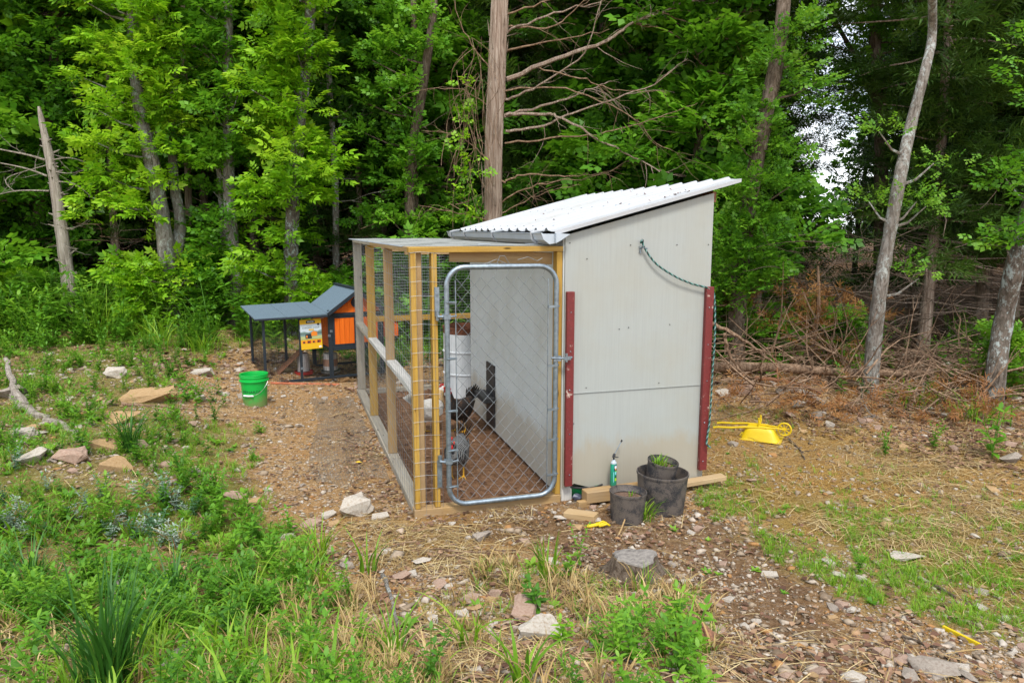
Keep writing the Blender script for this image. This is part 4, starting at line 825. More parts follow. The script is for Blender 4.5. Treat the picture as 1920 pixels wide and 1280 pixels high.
# ------------------------------------------------------------------ things by the shed's foot
def solo_uv(name, mb, mat, label, cat, u, v, z=None, rz=0, group=None, bevel=0, smooth=False, kind=None):
    p = W(u, v); zz = gz(p.x, p.y) if z is None else z
    return solo(name, mb.mesh(name, smooth=smooth, bevel=bevel), mat, label, cat, TS(u, v, zz, rz), group, kind)
def uv_of(px, py): g = G(px, py); u, v = to_uv(g.x, g.y); return float(u), float(v), g.z
def pot(name, label, px, py, r, h, z=None, tilt=(0, 0), soil=.72, uv=None):
    u, v, zz = uv_of(px, py) if uv is None else (*uv, z); z = zz if z is None else z
    M = TS(u, v, z - .004) @ Matrix.Rotation(tilt[0], 4, 'X') @ Matrix.Rotation(tilt[1], 4, 'Y'); t = thing(name, label, 'plant pot', M)
    r0 = r * .86
    pr = [(r0 - .012, 0), (r0, .004), (r * .965, h - .02), (r * .99, h - .018), (r, h - .008), (r * .995, h), (r * .955, h), (r * .94, h - .02), (r0 * .97, h * soil)]
    part('pot_shell', MB().lathe(pr, 44, cap1=False).mesh('pot_shell', smooth=True), M_pot, t)
    rs = r0 + (r * .96 - r0) * soil; mb = MB(); mb.lathe([(rs * .985, h * soil - .01), (rs * .6, h * soil + .006), (rs * .2, h * soil)], 20, jit=.03); s_ = part('soil', mb.mesh('soil', smooth=True), None, t, kind='stuff'); s_.data.materials.append(M_soil)
    return t, M, rs, h * soil
M_soil = simple('potting_soil', (.12, .07, .045), .95, var=.6, scale=60, bmp=.6)
def blades(n, length, width, spread, lean, seg=4, cup=0):
    """grass blades round the origin: triangles; returns V, F, rnd"""
    r = np.random.default_rng(int(n * 7 + length * 100)); a = r.uniform(0, 6.283, n); L = length * r.uniform(.5, 1.1, n); ln = lean * r.uniform(.25, 1.3, n); rad = spread * np.sqrt(r.random(n))
    bx = np.cos(a + r.normal(0, .8, n)) * rad; by = np.sin(a + r.normal(0, .8, n)) * rad; V = []; F = []
    for i in range(n):
        d = np.array([math.cos(a[i]), math.sin(a[i])]); s = np.array([-d[1], d[0]]); tw = r.uniform(-.6, .6); s = s * math.cos(tw) + d * math.sin(tw); o = len(V)
        for k in range(seg + 1):
            t = k / seg; w = width * (1 - t ** 2.2) * .5 * (.75 + .5 * min(t * 3, 1)); out = L[i] * ln[i] * t ** 2; up = L[i] * t * (1 - .35 * ln[i] * t * t)
            c = np.array([bx[i] + d[0] * out, by[i] + d[1] * out, up])
            if k < seg: V.append(c + [s[0] * w, s[1] * w, 0]); V.append(c - [s[0] * w, s[1] * w, 0])
            else: V.append(c)
        for k in range(seg - 1): q = o + 2 * k; F += [(q, q + 1, q + 3), (q, q + 3, q + 2)]
        q = o + 2 * (seg - 1); F.append((q, q + 1, q + 2))
    nf = 2 * (seg - 1) + 1; return np.array(V), np.array(F), np.repeat(r.random(n), nf)
def grass_thing(name, label, cat, loc, n, L, w, spread, lean, mat, seg=4, group=None, kind=None, M=None):
    V, F, q = blades(n, L, w, spread, lean, seg); return solo(name, npmesh(name, V, F, q), mat, label, cat, M or Matrix.Translation(loc), group, kind)
random.seed(4)
pt1, Mp, rs, hs = pot('nursery_pot', 'smaller mud-crusted black pot standing in front, nearest the camera', 1175, 974, .138, .228, soil=.8, tilt=(.0, .03))
grass_thing('grass_tuft', 'few green blades growing in the front pot', 'grass tuft', None, 10, .05, .006, .03, .5, L_grass, M=Mp @ Matrix.Translation((.03, .0, hs)))
grass_thing('grass_tuft', 'sparse green shoots lying in the front pot beside its bright blades', 'grass tuft', None, 8, .03, .005, .08, .6, L_straw, M=Mp @ Matrix.Translation((0, -.01, hs)))
pt2, Mp2, rs2, hs2 = pot('nursery_pot', 'largest mud-crusted black pot with a smaller pot inside', 1239, 953, .198, .30, soil=.55, tilt=(0, .02))
uu, vv2, zz2 = uv_of(1240, 950)
pt3, Mp3, rs3, hs3 = pot('nursery_pot', 'small black pot with grass sprouting, tilted inside the largest pot', 0, 0, .120, .215, z=zz2 + .165, uv=(uu - .02, vv2 + .02), tilt=(.12, .10), soil=.8)
grass_thing('grass_tuft', 'bright green grass growing in the small pot inside the largest pot', 'grass tuft', None, 46, .10, .008, .07, .7, L_grass, M=Mp3 @ Matrix.Translation((-.03, .0, hs3)))
grass_thing('grass_tuft', 'arching green grass growing between the front pot and the largest pot', 'grass tuft', W(*uv_of(1205, 975)[:2], gz(*W(*uv_of(1205, 975)[:2])[:2])), 60, .19, .008, .09, .8, L_grass)
# spray foam can
u, v, z = uv_of(1152, 915); v = max(v, -.20); v = -.13; p = W(u, v)
can = thing('foam_can', 'green expanding foam can with straw nozzle standing behind the front pot', 'spray can', TS(1.56, -.10, .115, .2) @ Matrix.Scale(.80, 4)); s_ = 1.05
M_can = simple('can_green', (.01, .27, .17), .4, var=.1); M_white = simple('label_white', (.75, .76, .76), .5, var=.04); M_navy = simple('label_navy', (.012, .02, .09), .45, var=.1); M_lime = simple('label_lime', (.25, .62, .03), .5, var=.1); M_skyb = simple('label_blue', (.25, .6, .65), .5, var=.1); M_orl = simple('label_orange', (.85, .36, .03), .5, var=.05)
part('body', MB().lathe([(.030, 0), (.0325, .004), (.0325, .215), (.030, .222)], 28).mesh('body', smooth=True), M_can, can)
part('collar', MB().lathe([(.030, .223), (.029, .236), (.016, .248), (.013, .262)], 24).mesh('collar', smooth=True), M_gut, can)
def wraplabel(a0, a1, z0, z1, r=.0332, n=8):
    mb = MB(); vs2 = []; fs2 = []
    for k in range(n + 1):
        a = R(a0 + (a1 - a0) * k / n); vs2 += [(r * math.cos(a), r * math.sin(a), z0), (r * math.cos(a), r * math.sin(a), z1)]
    for k in range(n): fs2.append((2 * k, 2 * k + 2, 2 * k + 3, 2 * k + 1))
    return mb.add(vs2, fs2).mesh('label')
for a0, a1, z0, z1, mt, r in ((-115, -55, .155, .215, M_navy, .0332), (-106, -64, .180, .208, M_white, .0336), (-98, -72, .165, .180, M_orl, .0336), (-95, -55, .145, .155, M_lime, .0332), (-100, -66, .118, .146, M_skyb, .0332), (-96, -62, .085, .102, M_black, .0332), (-104, -58, .052, .084, M_lime, .0332), (-76, -62, .055, .07, M_orl, .0336), (-128, -117, .04, .145, M_skyb, .0332)):
    part('label_patch', wraplabel(a0, a1, z0, z1, r), mt, can)
mb = MB(); mb.tube([(0, 0, .262), (0, 0, .285)], .009, 8); mb.tube([(-.006, 0, .283), (.004, 0, .312), (.012, 0, .322)], [.013, .014, .010], 8); mb.tube([(.005, 0, .300), (.025, -.002, .283), (.052, -.004, .280)], .005, 6); part('trigger', mb.mesh('trigger', smooth=True), M_black, can)
part('straw', MB().tube([(.010, 0, .318), (.088, 0, .435)], .0045, 8).mesh('straw', smooth=True), M_galv, can); part('tip', MB().tube([(.084, 0, .430), (.096, 0, .449)], [.008, .010], 8).mesh('tip'), M_black, can)
# timber offcuts
def block(label, pa, pb, w, h_, mat, za=None, name='timber_block', bev=.004):
    a = G(*pa); b_ = G(*pb); a.z += h_ / 2; b_.z += h_ / 2
    if za is not None: a.z = b_.z = za
    x = (b_ - a).normalized(); L = (b_ - a).length; y = Vector((0, 0, 1)).cross(x).normalized(); zz = x.cross(y); M = Matrix((x, y, zz)).transposed().to_4x4(); M.translation = (a + b_) / 2
    return solo(name, MB().box((-L / 2, -w / 2, -h_ / 2), (L / 2, w / 2, h_ / 2)).mesh(name, bevel=bev), mat, label, 'timber', M)
M = TS(1.66, -.13, .063, R(2.0)); solo('timber_block', MB().box((-.36, -.045, -.045), (.50, .06, .045)).mesh('timber_block', bevel=.004), M_tan, 'long thick timber lying behind the pots against the shed', 'timber', M)
block('short pale timber offcut lying flat beside the yellow hand fork', (1061, 968), (1118, 976), .10, .05, M_blk, bev=.003)
block('small brown timber end lying left of the long timber', (1083, 951), (1104, 948), .05, .05, M_tan)
M = TS(2.42, -.09, .07, R(-2)) @ Matrix.Rotation(R(-4), 4, 'Y'); solo('plank', MB().box((-.25, -.045, -.019), (.15, .045, .019)).mesh('plank', bevel=.003), M_blk, 'thin pale plank poking out beyond the right corner board', 'timber', M)
# green sheet and dark rag under the torn wall corner
bt = thing('green_tray', 'green plastic tray showing under the torn lower corner of the wall', 'tray', TS(1.38, .14, .05)); part('shell', MB().lathe([(.16, -.04), (.19, .03), (.195, .045), (.175, .045), (.15, -.02)], 28).mesh('shell', smooth=True), simple('tray_green', (.005, .17, .05), .4), bt); part('lip', MB().tube([(.195 * math.cos(a), .195 * math.sin(a), .045) for a in [k * .3142 for k in range(20)]], .008, 6, closed=True).mesh('lip'), M_black, bt)
me = hull(26, .05, .04, .035, 8); solo('crumpled_bag', me, simple('dark_film', (.05, .055, .085), .25, spec=.8), 'crumpled dark plastic bag by the shed corner under the red board', 'bag', TS(1.27, -.05, .03))
# yellow hand fork
def yfork():
    mb = MB(); mb.tube([(-.085, 0, .014), (-.07, 0, .016), (0, 0, .014), (.01, 0, .012)], [.008, .015, .012, .010], 8); return mb
g = G(1120, 988); ft = thing('hand_fork', 'yellow plastic toy hand fork lying on the dirt before the timber offcut', 'garden fork', Matrix.Translation((g.x, g.y, g.z + .005)) @ Matrix.Rotation(R(22), 4, 'Z'))
part('handle', yfork().mesh('handle', smooth=True), M_yellowp, ft)
mb = MB(); mb.box((.0, -.03, .008), (.03, .03, .020)); 
for k in (-1, 0, 1): mb.tube([(.025, k * .024, .014), (.06, k * .027, .020), (.088, k * .024, .004)], .008, 6)
part('tines', mb.mesh('tines', bevel=.001), M_yellowp, ft)
# upturned yellow toy wheelbarrow
g = G(1430, 822); wb = thing('toy_wheelbarrow', 'upturned yellow toy wheelbarrow lying on the straw right of the shed', 'wheelbarrow', Matrix.Translation(g) @ Matrix.Rotation(R(-27), 4, 'Z') @ Matrix.Rotation(R(0), 4, 'Y') @ Matrix.Scale(.80, 4))
def frust(x0, x1, y, z0, X0, X1, Yy, Z1): return [(x0, -y, z0), (x1, -y, z0), (x1, y, z0), (x0, y, z0), (X0, -Yy, Z1), (X1, -Yy, Z1), (X1, Yy, Z1), (X0, Yy, Z1)]
def srect(cx_, hx_, hy_, z_, e_=.38, n_=40):
    o_ = []
    for k in range(n_):
        w_ = 2 * math.pi * k / n_; c_, s2 = math.cos(w_), math.sin(w_); o_.append(Vector((cx_ + hx_ * math.copysign(abs(c_) ** e_, c_), hy_ * math.copysign(abs(s2) ** e_, s2), z_)))
    return o_
tray = MB(); rg_ = [srect(-.030 - .005 * t_, .238 - .070 * t_, .158 - .055 * t_, .004 + .140 * t_) for t_ in (0, .35, .7, .92)] + [srect(-.035, .158, .092, .150), srect(-.035, .10, .06, .152)]; tray.loft(rg_)
part('tray', tray.mesh('tray', smooth=True), M_yellowp, wb); mb = MB(); mb.box((-.29, -.178, -.001), (.235, -.152, .009)); mb.box((-.29, .152, -.001), (.235, .178, .009)); mb.box((.20, -.151, -.001), (.235, .151, .009)); mb.box((-.29, -.151, -.001), (-.262, .151, .009)); part('rim', mb.mesh('rim', bevel=.002), M_yellowp, wb)
for s_ in (-1, 1):
    part('handle', MB().tube([(.05, s_ * .07, .165), (-.22, s_ * .10, .15), (-.38, s_ * .115, .125), (-.54, s_ * .12, .115), (-.60, s_ * .12, .10)], [.014, .015, .015, .013, .016], 8).mesh('handle', smooth=True), M_yellowp, wb)
    part('leg', MB().tube([(-.06, s_ * .075, .15), (-.045, s_ * .08, .22), (-.05, s_ * .08, .285)], [.015, .013, .011], 8).mesh('leg'), M_yellowp, wb)
    part('fork_arm', MB().tube([(.05, s_ * .06, .162), (.16, s_ * .04, .165), (.245, s_ * .035, .16)], .011, 8).mesh('fork_arm'), M_yellowp, wb)
wh = MB(); cx, cz, wr = .255, .155, .078; wh.tube([(cx + wr * math.cos(a), 0, cz + wr * math.sin(a)) for a in [k * math.pi / 12 for k in range(24)]], .012, 8, closed=True)
for k in range(4): a = k * math.pi / 4 + .2; wh.tube([(cx - wr * math.cos(a), 0, cz - wr * math.sin(a)), (cx + wr * math.cos(a), 0, cz + wr * math.sin(a))], .006, 6)
wh.tube([(cx, -.036, cz), (cx, .036, cz)], .012, 8); part('wheel', wh.mesh('wheel', smooth=True), M_yellowp, wb)
# yellow strip lower right, orange batten by the coop, yellow leaf
block('bright yellow plastic strip lying on gravel at the lower right', (1768, 1180), (1838, 1215), .014, .024, M_yellowp, name='yellow_strip', bev=.001)['category'] = 'strip'
block('faded orange painted batten lying before the small coop', (508, 719), (636, 722), .045, .02, simple('faded_orange_paint', (.48, .15, .07), .7, var=.3, scale=20), name='orange_batten', bev=.002)
g = G(672, 870); me = MB().add([(-.03, 0, .012), (0, .018, .016), (.035, 0, .008), (0, -.016, .014), (0, 0, .003)], [(0, 4, 1), (1, 4, 2), (2, 4, 3), (3, 4, 0)]).mesh('yellow_leaf'); solo('yellow_leaf', me, simple('leaf_yellow', (.75, .5, .02), .6), 'single yellow leaf lying on the wire apron beside the run', 'leaf', Matrix.Translation(g + Vector((0, 0, .01))))

# hardware-cloth apron lying along the run's left side
mb = MB()
def ap(s_, t): x, y = W(-.09 - .07 * t - (.50 + .05 * math.sin(t * 7)) * s_ - .1 * (1 - t) * s_, .85 + 3.1 * t + .06 * math.sin(s_ * 8))[:2]; return (x, y, gz(x, y) + .014 + .008 * math.sin(s_ * 9 + t * 13))
for i in range(26): mb.tube([ap(i / 25, k / 40) for k in range(41)], .0011, 3, cap=False)
for i in range(120): mb.tube([ap(k / 8, i / 119) for k in range(9)], .0011, 3, cap=False)
solo('wire_apron', mb.mesh('wire_apron'), simple('earthy_wire', (.17, .145, .11), .8, bmp=0), 'flat fine wire mesh apron lying on the ground beside the run', 'wire mesh', kind='stuff')

# ------------------------------------------------------------------ drum inside the run
dr = thing('steel_drum', 'white open-topped steel drum with rusty rim at the back of the run', 'drum', TS(1.245, 3.70, .035)); r = .285
part('shell', MB().lathe([(r, .0), (r, .28), (r + .012, .29), (r + .012, .30), (r, .31), (r, .56), (r + .012, .57), (r + .012, .58), (r, .59), (r, .80), (r - .01, .80), (r - .01, .02)], 48, cap1=False).mesh('shell', smooth=True), M_drum, dr)
mb = MB().lathe([(r + .001, .802), (r + .004, .865), (r + .012, .87), (r + .012, .885), (r - .004, .885), (r - .008, .86), (r - .006, .66)], 48, cap0=False, cap1=False); part('rim', mb.mesh('rim', smooth=True), M_rust, dr)
part('contents', MB().lathe([(r - .012, .60), (.02, .62)], 30).mesh('contents'), M_rust, dr)

# ------------------------------------------------------------------ green bucket
g = G(479, 758); bk = thing('green_bucket', 'bright green plastic bucket with white grip handle left of the run', 'bucket', Matrix.Translation((g.x, g.y, g.z - .01)) @ Matrix.Rotation(R(-8), 4, 'Z'))
part('bucket_shell', MB().lathe([(.128, 0), (.132, .004), (.149, .285), (.152, .30), (.166, .302), (.166, .312), (.153, .316), (.154, .345), (.160, .348), (.160, .356), (.153, .362), (.160, .372), (.158, .380), (.148, .378), (.146, .36), (.126, .01)], 56, cap1=True).mesh('bucket_shell', smooth=True), M_bucket, bk)
tm = text_mesh('MENARDS', .046, 0); V_, F_ = [], []
for v_ in tm.vertices:
    a = v_.co.x * 1.02 / .142 - math.pi / 2 + .20; r = .1445 + (v_.co.y) * .055 + .0012; v_.co = (r * math.cos(a), r * math.sin(a), .185 + v_.co.y)
part('lettering', tm, simple('bucket_print', (.008, .03, .02), .5), bk)
mb = MB(); mb.tube([(.168 * math.cos(a) , -.165 * math.sin(a) * .72 - .0, .295 - .15 * math.sin(a)) for a in [k * math.pi / 22 for k in range(23)]], .0026, 6); bl = part('bail', mb.mesh('bail', smooth=True), simple('bail_wire', (.6, .6, .6), .3, metal=.6), bk)
# push the bail outwards so that it clears the wall of the bucket
for v_ in bl.data.vertices:
    r = math.hypot(v_.co.x, v_.co.y); k = max(1, (.131 + v_.co.z * .063 + .013) / max(r, .01)); v_.co.x *= k; v_.co.y *= k
z_ = .145; rr = .131 + z_ * .063 + .016; part('grip', MB().tube([(rr * math.cos(a), rr * math.sin(a), z_) for a in (R(-112), R(-90), R(-68))], .0105, 10).mesh('grip', smooth=True), M_white, bl)

# ------------------------------------------------------------------ small orange coop with its wire pen
A = G(497, 716); Bq = G(621, 703.5); L1 = .90; ca = R(29)
A.z = (A.z + Bq.z) / 2 + .005; MC = Matrix.Translation(A) @ Matrix.Rotation(ca, 4, 'Z'); DP = 1.0; HW = .74; X1 = L1; X2 = L1 + HW
coop = thing('small_coop', 'small orange chicken coop with slate-blue frame, felt roof and wire pen', 'chicken coop', M=MC)
def cb(name, a, b_, mat=None, label=None, bev=.002, par=None): return bxp(name, a, b_, mat or M_coopf, par or coop, bev, label)
p_ = .034
for x, y, h_ in ((0, 0, .87), (.47, 0, .90), (0, DP - p_, .90), (.47, DP - p_, .90)): cb('post', (x, y, 0), (x + p_, y + p_, h_))
for x in (X1 - .03, X2 - .04):
    for y in (0, DP - .05): cb('post', (x, y, 0), (x + .052, y + .05, .95))
for y in (0.004, DP - p_ + .004):
    cb('bottom_rail', (p_, y, .0), (.469, y + .03, .035)); cb('bottom_rail', (.505, y, .0), (X1 - .031, y + .03, .035)); cb('bottom_rail', (X1 + .023, y, .0), (X2 - .041, y + .03, .035)); cb('top_rail', (p_, y, .855), (.469, y + .03, .89)); cb('top_rail', (.505, y, .865), (X1 - .031, y + .03, .90))
for z in (0, .86): cb('side_rail', (.003, p_, z), (.033, DP - p_ - .001, z + .034))
# house box: planked walls
zf, ze, za_ = .40, .93, 1.20; xm = (X1 + X2) / 2
cb('floor_rail', (X1 + .023, -.006, zf - .01), (X2 - .041, .03, zf + .045)); cb('head_rail', (X1 + .023, -.006, .86), (X2 - .041, .03, .905)); cb('floor_rail', (X1 - .02, .03, zf - .01), (X2 + .0, DP - .03, zf + .02))
dw = (HW - .066) / 2; doors = []
for k in range(2):
    x0 = X1 + .024 + k * dw; fdo = cb('door', (x0 + .032, .002, zf + .045), (x0 + .033, .003, zf + .046)); bpy.data.objects.remove(fdo)
    d = part('door', MB().box((x0, .0, zf + .05), (x0 + .03, .026, .855)).box((x0 + dw - .030, .0, zf + .05), (x0 + dw - .002, .026, .855)).box((x0 + .0305, .0, zf + .05), (x0 + dw - .0305, .026, zf + .072)).box((x0 + .0305, .0, .835), (x0 + dw - .0305, .026, .855)).mesh('door'), M_coopf, coop)
    np_ = 4; w = (dw - .062) / np_
    for j in range(np_): board('plank', (x0 + .031 + w * (j + .5), .010, zf + .0725), (x0 + .031 + w * (j + .5), .010, .8345), w - .0035, .012, M_orange, d, side=Vector((1, 0, 0)), bev=.0015)
for k in range(4): part('door_hinge', MB().box((X1 + .024 + dw - .018, -.003, zf + .10 + (k // 2) * .29 + (k % 2) * .0), (X1 + .024 + dw + .014, -.0005, zf + .135 + (k // 2) * .29)).mesh('door_hinge'), M_galv, coop) if k % 2 == 0 else None
for (x, z) in ((X1 - .0, .66), (X1 - .03, .60), (.487, .70), (.487, .18)): part('hinge', MB().box((x - .014, -.006, z - .016), (x + .022, -.0005, z + .018)).mesh('hinge'), M_galv, coop)
npk = 9; w = HW / npk
gable = []
for j in range(npk):
    xa = X1 + w * j; xb = xa + w - .003; hz = lambda x: ze + .01 + (za_ - ze - .02) * (1 - abs(x - xm) / (HW / 2))
    poly = [(xa, .906), (xb, .906), (xb, hz(xb))] + ([(xm, hz(xm))] if xa < xm < xb else []) + [(xa, hz(xa))]
    part('plank', MB().prism(poly, 1, .006, .02).mesh('plank'), M_orange, coop); part('plank', MB().prism([(a, b_ if b_ > .95 else zf + .02) for a, b_ in poly], 1, DP - .02, DP - .006).mesh('plank'), M_orange, coop)
for j in range(8):
    y0 = .055 + j * .112
    for x0 in (X1 - .004, X2 - .010): part('plank', MB().box((x0, y0, zf + .021), (x0 + .014, y0 + .109, ze - .01)).mesh('plank'), M_orange, coop)
mb = MB(); mb.tube([(xm - .01, .004, 1.04), (xm - .01, -.004, 1.04)], .062, 28); vt_ = part('vent', mb.mesh('vent'), M_black, coop); part('vent_rim', MB().tube([(xm - .01 + .062 * math.cos(a), -.004, 1.04 + .062 * math.sin(a)) for a in [k * math.pi / 14 for k in range(28)]], .007, 6, closed=True).mesh('vent_rim'), M_coopf, vt_); part('vent_hub', MB().tube([(xm - .01, -.004, 1.04), (xm - .01, -.010, 1.04)], .008, 8).mesh('vent_hub'), M_galv, vt_)
def slab(name, pts4, t, mat, par, label=None):
    a = [Vector(p) for p in pts4]; n = (a[1] - a[0]).cross(a[3] - a[0]).normalized() * t
    return part(name, MB().add([tuple(p) for p in a] + [tuple(p - n) for p in a], [(0, 1, 2, 3), (7, 6, 5, 4), (0, 4, 5, 1), (1, 5, 6, 2), (2, 6, 7, 3), (3, 7, 4, 0)]).mesh(name), mat, par, label=label)
ov = .05; y0, y1 = -.07, DP + .06
slab('roof', [(X1 - ov, y0, ze - .01), (xm, y0, za_ + .022), (xm, y1, za_ + .022), (X1 - ov, y1, ze - .01)], .018, M_coopr, coop); slab('roof', [(xm + .002, y0, za_ + .022), (X2 + ov, y0, ze - .01), (X2 + ov, y1, ze - .01), (xm + .002, y1, za_ + .022)], .018, M_coopr, coop)
board('barge_board', (X1 - ov, y0 - .008, ze - .03), (xm, y0 - .008, za_ + .0), .05, .014, M_coopf, coop); board('barge_board', (xm, y0 - .0085, za_ + .0), (X2 + ov, y0 - .0085, ze - .03), .05, .014, M_coopf, coop)
board('ridge_cap', (xm, y0 - .01, za_ + .030), (xm, y1 + .01, za_ + .030), .03, .05, M_coopf, coop, side=Vector((0, 0, 1)))
xr = [-.10, .30, .64, X1 - ov - .004] if X1 > .8 else [-.10, .22, .5, X1 - ov - .004]
for k in range(3): slab('roof_panel', [(xr[k] + .002, y0, .895 + k * .006), (xr[k + 1] - .002, y0, .895 + k * .006 + .006), (xr[k + 1] - .002, y1, .965 + k * .006 + .006), (xr[k] + .002, y1, .965 + k * .006)], .016, M_coopr, coop)
cb('fascia', (-.10, y0 - .014, .868), (X1 - ov, y0 - .001, .893)); 
# nest box on the far side
part('nest_box', MB().prism([(X2 + .006, .50), (X2 + .30, .50), (X2 + .30, .70), (X2 + .006, .80)], 1, .2, .8).mesh('nest_box'), M_orange, coop); slab('nest_box_lid', [(X2 + .056, .17, .83), (X2 + .34, .17, .715), (X2 + .34, .83, .715), (X2 + .056, .83, .83)], .015, M_coopr, coop)
# black pen wire
def penwire(f, a, b_, zz0, zz1, stp=.026):
    mb = MB(); n = int((b_ - a) / stp)
    for i in range(n + 1): mb.tube([f(a + (b_ - a) * i / n, zz0), f(a + (b_ - a) * i / n, zz1)], .0011, 3, cap=False)
    n2 = int((zz1 - zz0) / stp)
    for i in range(n2 + 1): mb.tube([f(a, zz0 + (zz1 - zz0) * i / n2), f(b_, zz0 + (zz1 - zz0) * i / n2)], .0011, 3, cap=False)
    return mb.mesh('pen_wire')
for me in (penwire(lambda s_, z: (s_, .02, z), .03, X1, .03, .87), penwire(lambda s_, z: (s_, DP - .02, z), .03, X2, .03, .45), penwire(lambda s_, z: (.018, s_, z), .03, DP - .03, .03, .87), penwire(lambda s_, z: (s_, .02, z), X1 + .03, X2 - .04, .03, .40)):
    part('pen_wire', me, M_black, coop, kind='stuff')
# ramp, feeders and the poster
rampb = board('ramp', (.20, .42, .03), (.62, .42, .40), .20, .016, M_ramp, coop, side=Vector((0, 1, 0)))
for k in range(4):
    t = (k + .6) / 4.4; c = Vector((.20 + .42 * t, .42, .03 + .37 * t)) + Vector((-.37, 0, .42)).normalized() * .014; o = board('cleat', c - Vector((0, .10, 0)), c + Vector((0, .10, 0)), .018, .012, M_ramp, None); MR[o.name] = o.matrix_basis.copy(); o.parent = rampb; o.matrix_basis = MR[rampb.name].inverted() @ MR[o.name]
fd = thing('poultry_feeder', 'pale plastic feeder tower on a red dish inside the small coop pen', 'feeder', MC @ Matrix.Translation((.60, .40, .02)))
part('tank', MB().lathe([(.085, .05), (.078, .28), (.07, .30), (.04, .31)], 24).mesh('tank', smooth=True), M_pink, fd); part('dish', MB().lathe([(.11, 0), (.125, .01), (.135, .05), (.125, .05), (.115, .02), (.05, .02)], 24).mesh('dish', smooth=True), M_feedred, fd)
fd = thing('poultry_feeder', 'dull galvanised feeder can with rusty band inside the small coop pen', 'feeder', MC @ Matrix.Translation((X1 + .07, .36, .02)))
part('tank', MB().lathe([(.10, .04), (.10, .26), (.095, .28), (.03, .285)], 24).mesh('tank', smooth=True), M_pink, fd); part('band', MB().lathe([(.1005, .10), (.102, .12), (.102, .19), (.1005, .20)], 24, cap0=False, cap1=False).mesh('band'), simple('rusty_band', (.30, .16, .10), .7), fd); part('dish', MB().lathe([(.13, 0), (.14, .03), (.13, .03), (.12, .01)], 24).mesh('dish', smooth=True), M_wired, fd)
# poster: about 0.29 x 0.41, hung on the front wire
px0 = L1 * .545; pw_, ph_ = .285, .405; pz = .27 + .165
ps = thing('poster', 'yellow and grey chicken coop poster hanging on the pen wire', 'poster', MC @ Matrix.Translation((px0, -.010, pz)) @ Matrix.Rotation(R(-1.5), 4, 'Y'))
def flat(name, x0, z0, x1, z1, mat, y): return part(name, MB().box((x0 * pw_, y - .0012, z0 * ph_), (x1 * pw_, y, z1 * ph_)).mesh(name), mat, ps)
mk = lambda n, c: simple(n, c, .5, var=.04, bmp=0)
c_y = mk('poster_yellow', (.72, .43, .01)); c_s = mk('poster_sky', (.52, .60, .64)); c_h = mk('poster_hill', (.20, .30, .27)); c_f = mk('poster_field', (.42, .46, .20)); c_k = mk('poster_ink', (.02, .025, .03)); c_o = mk('poster_orange', (.75, .22, .02)); c_r = mk('poster_red', (.50, .06, .02)); c_w = mk('poster_white', (.75, .75, .72))
flat('sheet', 0, 0, 1, 1, c_y, 0); flat('picture', .0, .33, 1, .84, c_s, -.0014); flat('hills', .0, .42, 1, .56, c_h, -.0028); flat('field', .0, .335, 1, .44, c_f, -.0042)
part('mountain', MB().prism([(.0, .2), (.0, .235), (.05, .245), (.11, .225), (.17, .25), (.23, .24), (.285, .26), (.285, .2)], 1, -.0040, -.0028).mesh('mountain'), c_h, ps)
flat('badge', .29, .87, .71, .955, c_k, -.0014); flat('badge_top', .36, .955, .64, .975, c_k, -.0014); flat('tab', .40, .635, .64, .675, c_y, -.0056)
flat('coop_picture', .22, .36, .52, .51, c_k, -.0056); flat('coop_picture', .50, .44, .78, .55, c_o, -.0070); part('coop_picture', MB().prism([(.5 * pw_, .55 * ph_), (.62 * pw_, .61 * ph_), (.8 * pw_, .55 * ph_)], 1, -.0085, -.0071).mesh('coop_picture'), c_o, ps); flat('coop_picture', .26, .39, .32, .47, c_o, -.0070)
for k in range(4): flat('inset_picture', .06 + k * .23, .20, .25 + k * .23, .29, c_r if k % 2 else c_o, -.0014); flat('inset_picture', .10 + k * .23, .21, .18 + k * .23, .27, c_k, -.0028)
part('disc', MB().tube([(.86 * pw_, -.002, .82 * ph_), (.86 * pw_, -.0005 - .0028, .82 * ph_)], .016, 16).mesh('disc'), c_k, ps); flat('white_square', .83, .03, .95, .09, c_w, -.0014)
def wr(s_, size, x, z, mat, y):
    tm = text_mesh(s_, size, .0004); M = Matrix.Translation((x * pw_, y, z * ph_)) @ Matrix.Rotation(R(90), 4, 'X'); part('lettering', tm, mat, ps, M)
wr('PRIDE', .034, .5, .912, c_w, -.0030); wr('CHICKEN COOP', .0305, .5, .715, c_k, -.0030); wr('OUTDOOR', .015, .45, .775, c_h, -.0030)
mb = MB(); mb.tube([(pw_ - .01, 0, ph_ - .006), (pw_ + .04, -.004, ph_ + .006)], .0022, 5); part('tie', mb.mesh('tie'), M_gut, ps)

# ------------------------------------------------------------------ hens
def feathermat(name, stops, sc=40, wave=False):
    m, nt, b = newmat(name); v = coords(nt)
    if wave:
        w_ = nt.nodes.new('ShaderNodeTexWave'); w_.inputs['Scale'].default_value = 11; w_.inputs['Distortion'].default_value = 3.5; w_.inputs['Detail'].default_value = 2; w_.inputs['Detail Scale'].default_value = 3; nt.links.new(v, w_.inputs['Vector']); f = w_.outputs['Fac']
    else: f = noise_n(nt, v, sc, 4, .6)
    nt.links.new(ramp(nt, f, stops), b.inputs['Base Color']); b.inputs['Roughness'].default_value = .7; bump(nt, b, noise_n(nt, v, 70, 3), .5, .006); return m
H_black = feathermat('dark_hen_feathers', [(.3, (.006, .006, .006)), (.58, (.016, .010, .007)), (.68, (.10, .04, .01))], 26)
H_bar = feathermat('barred_feathers', [(.35, (.02, .021, .024)), (.65, (.20, .20, .195))], wave=True)
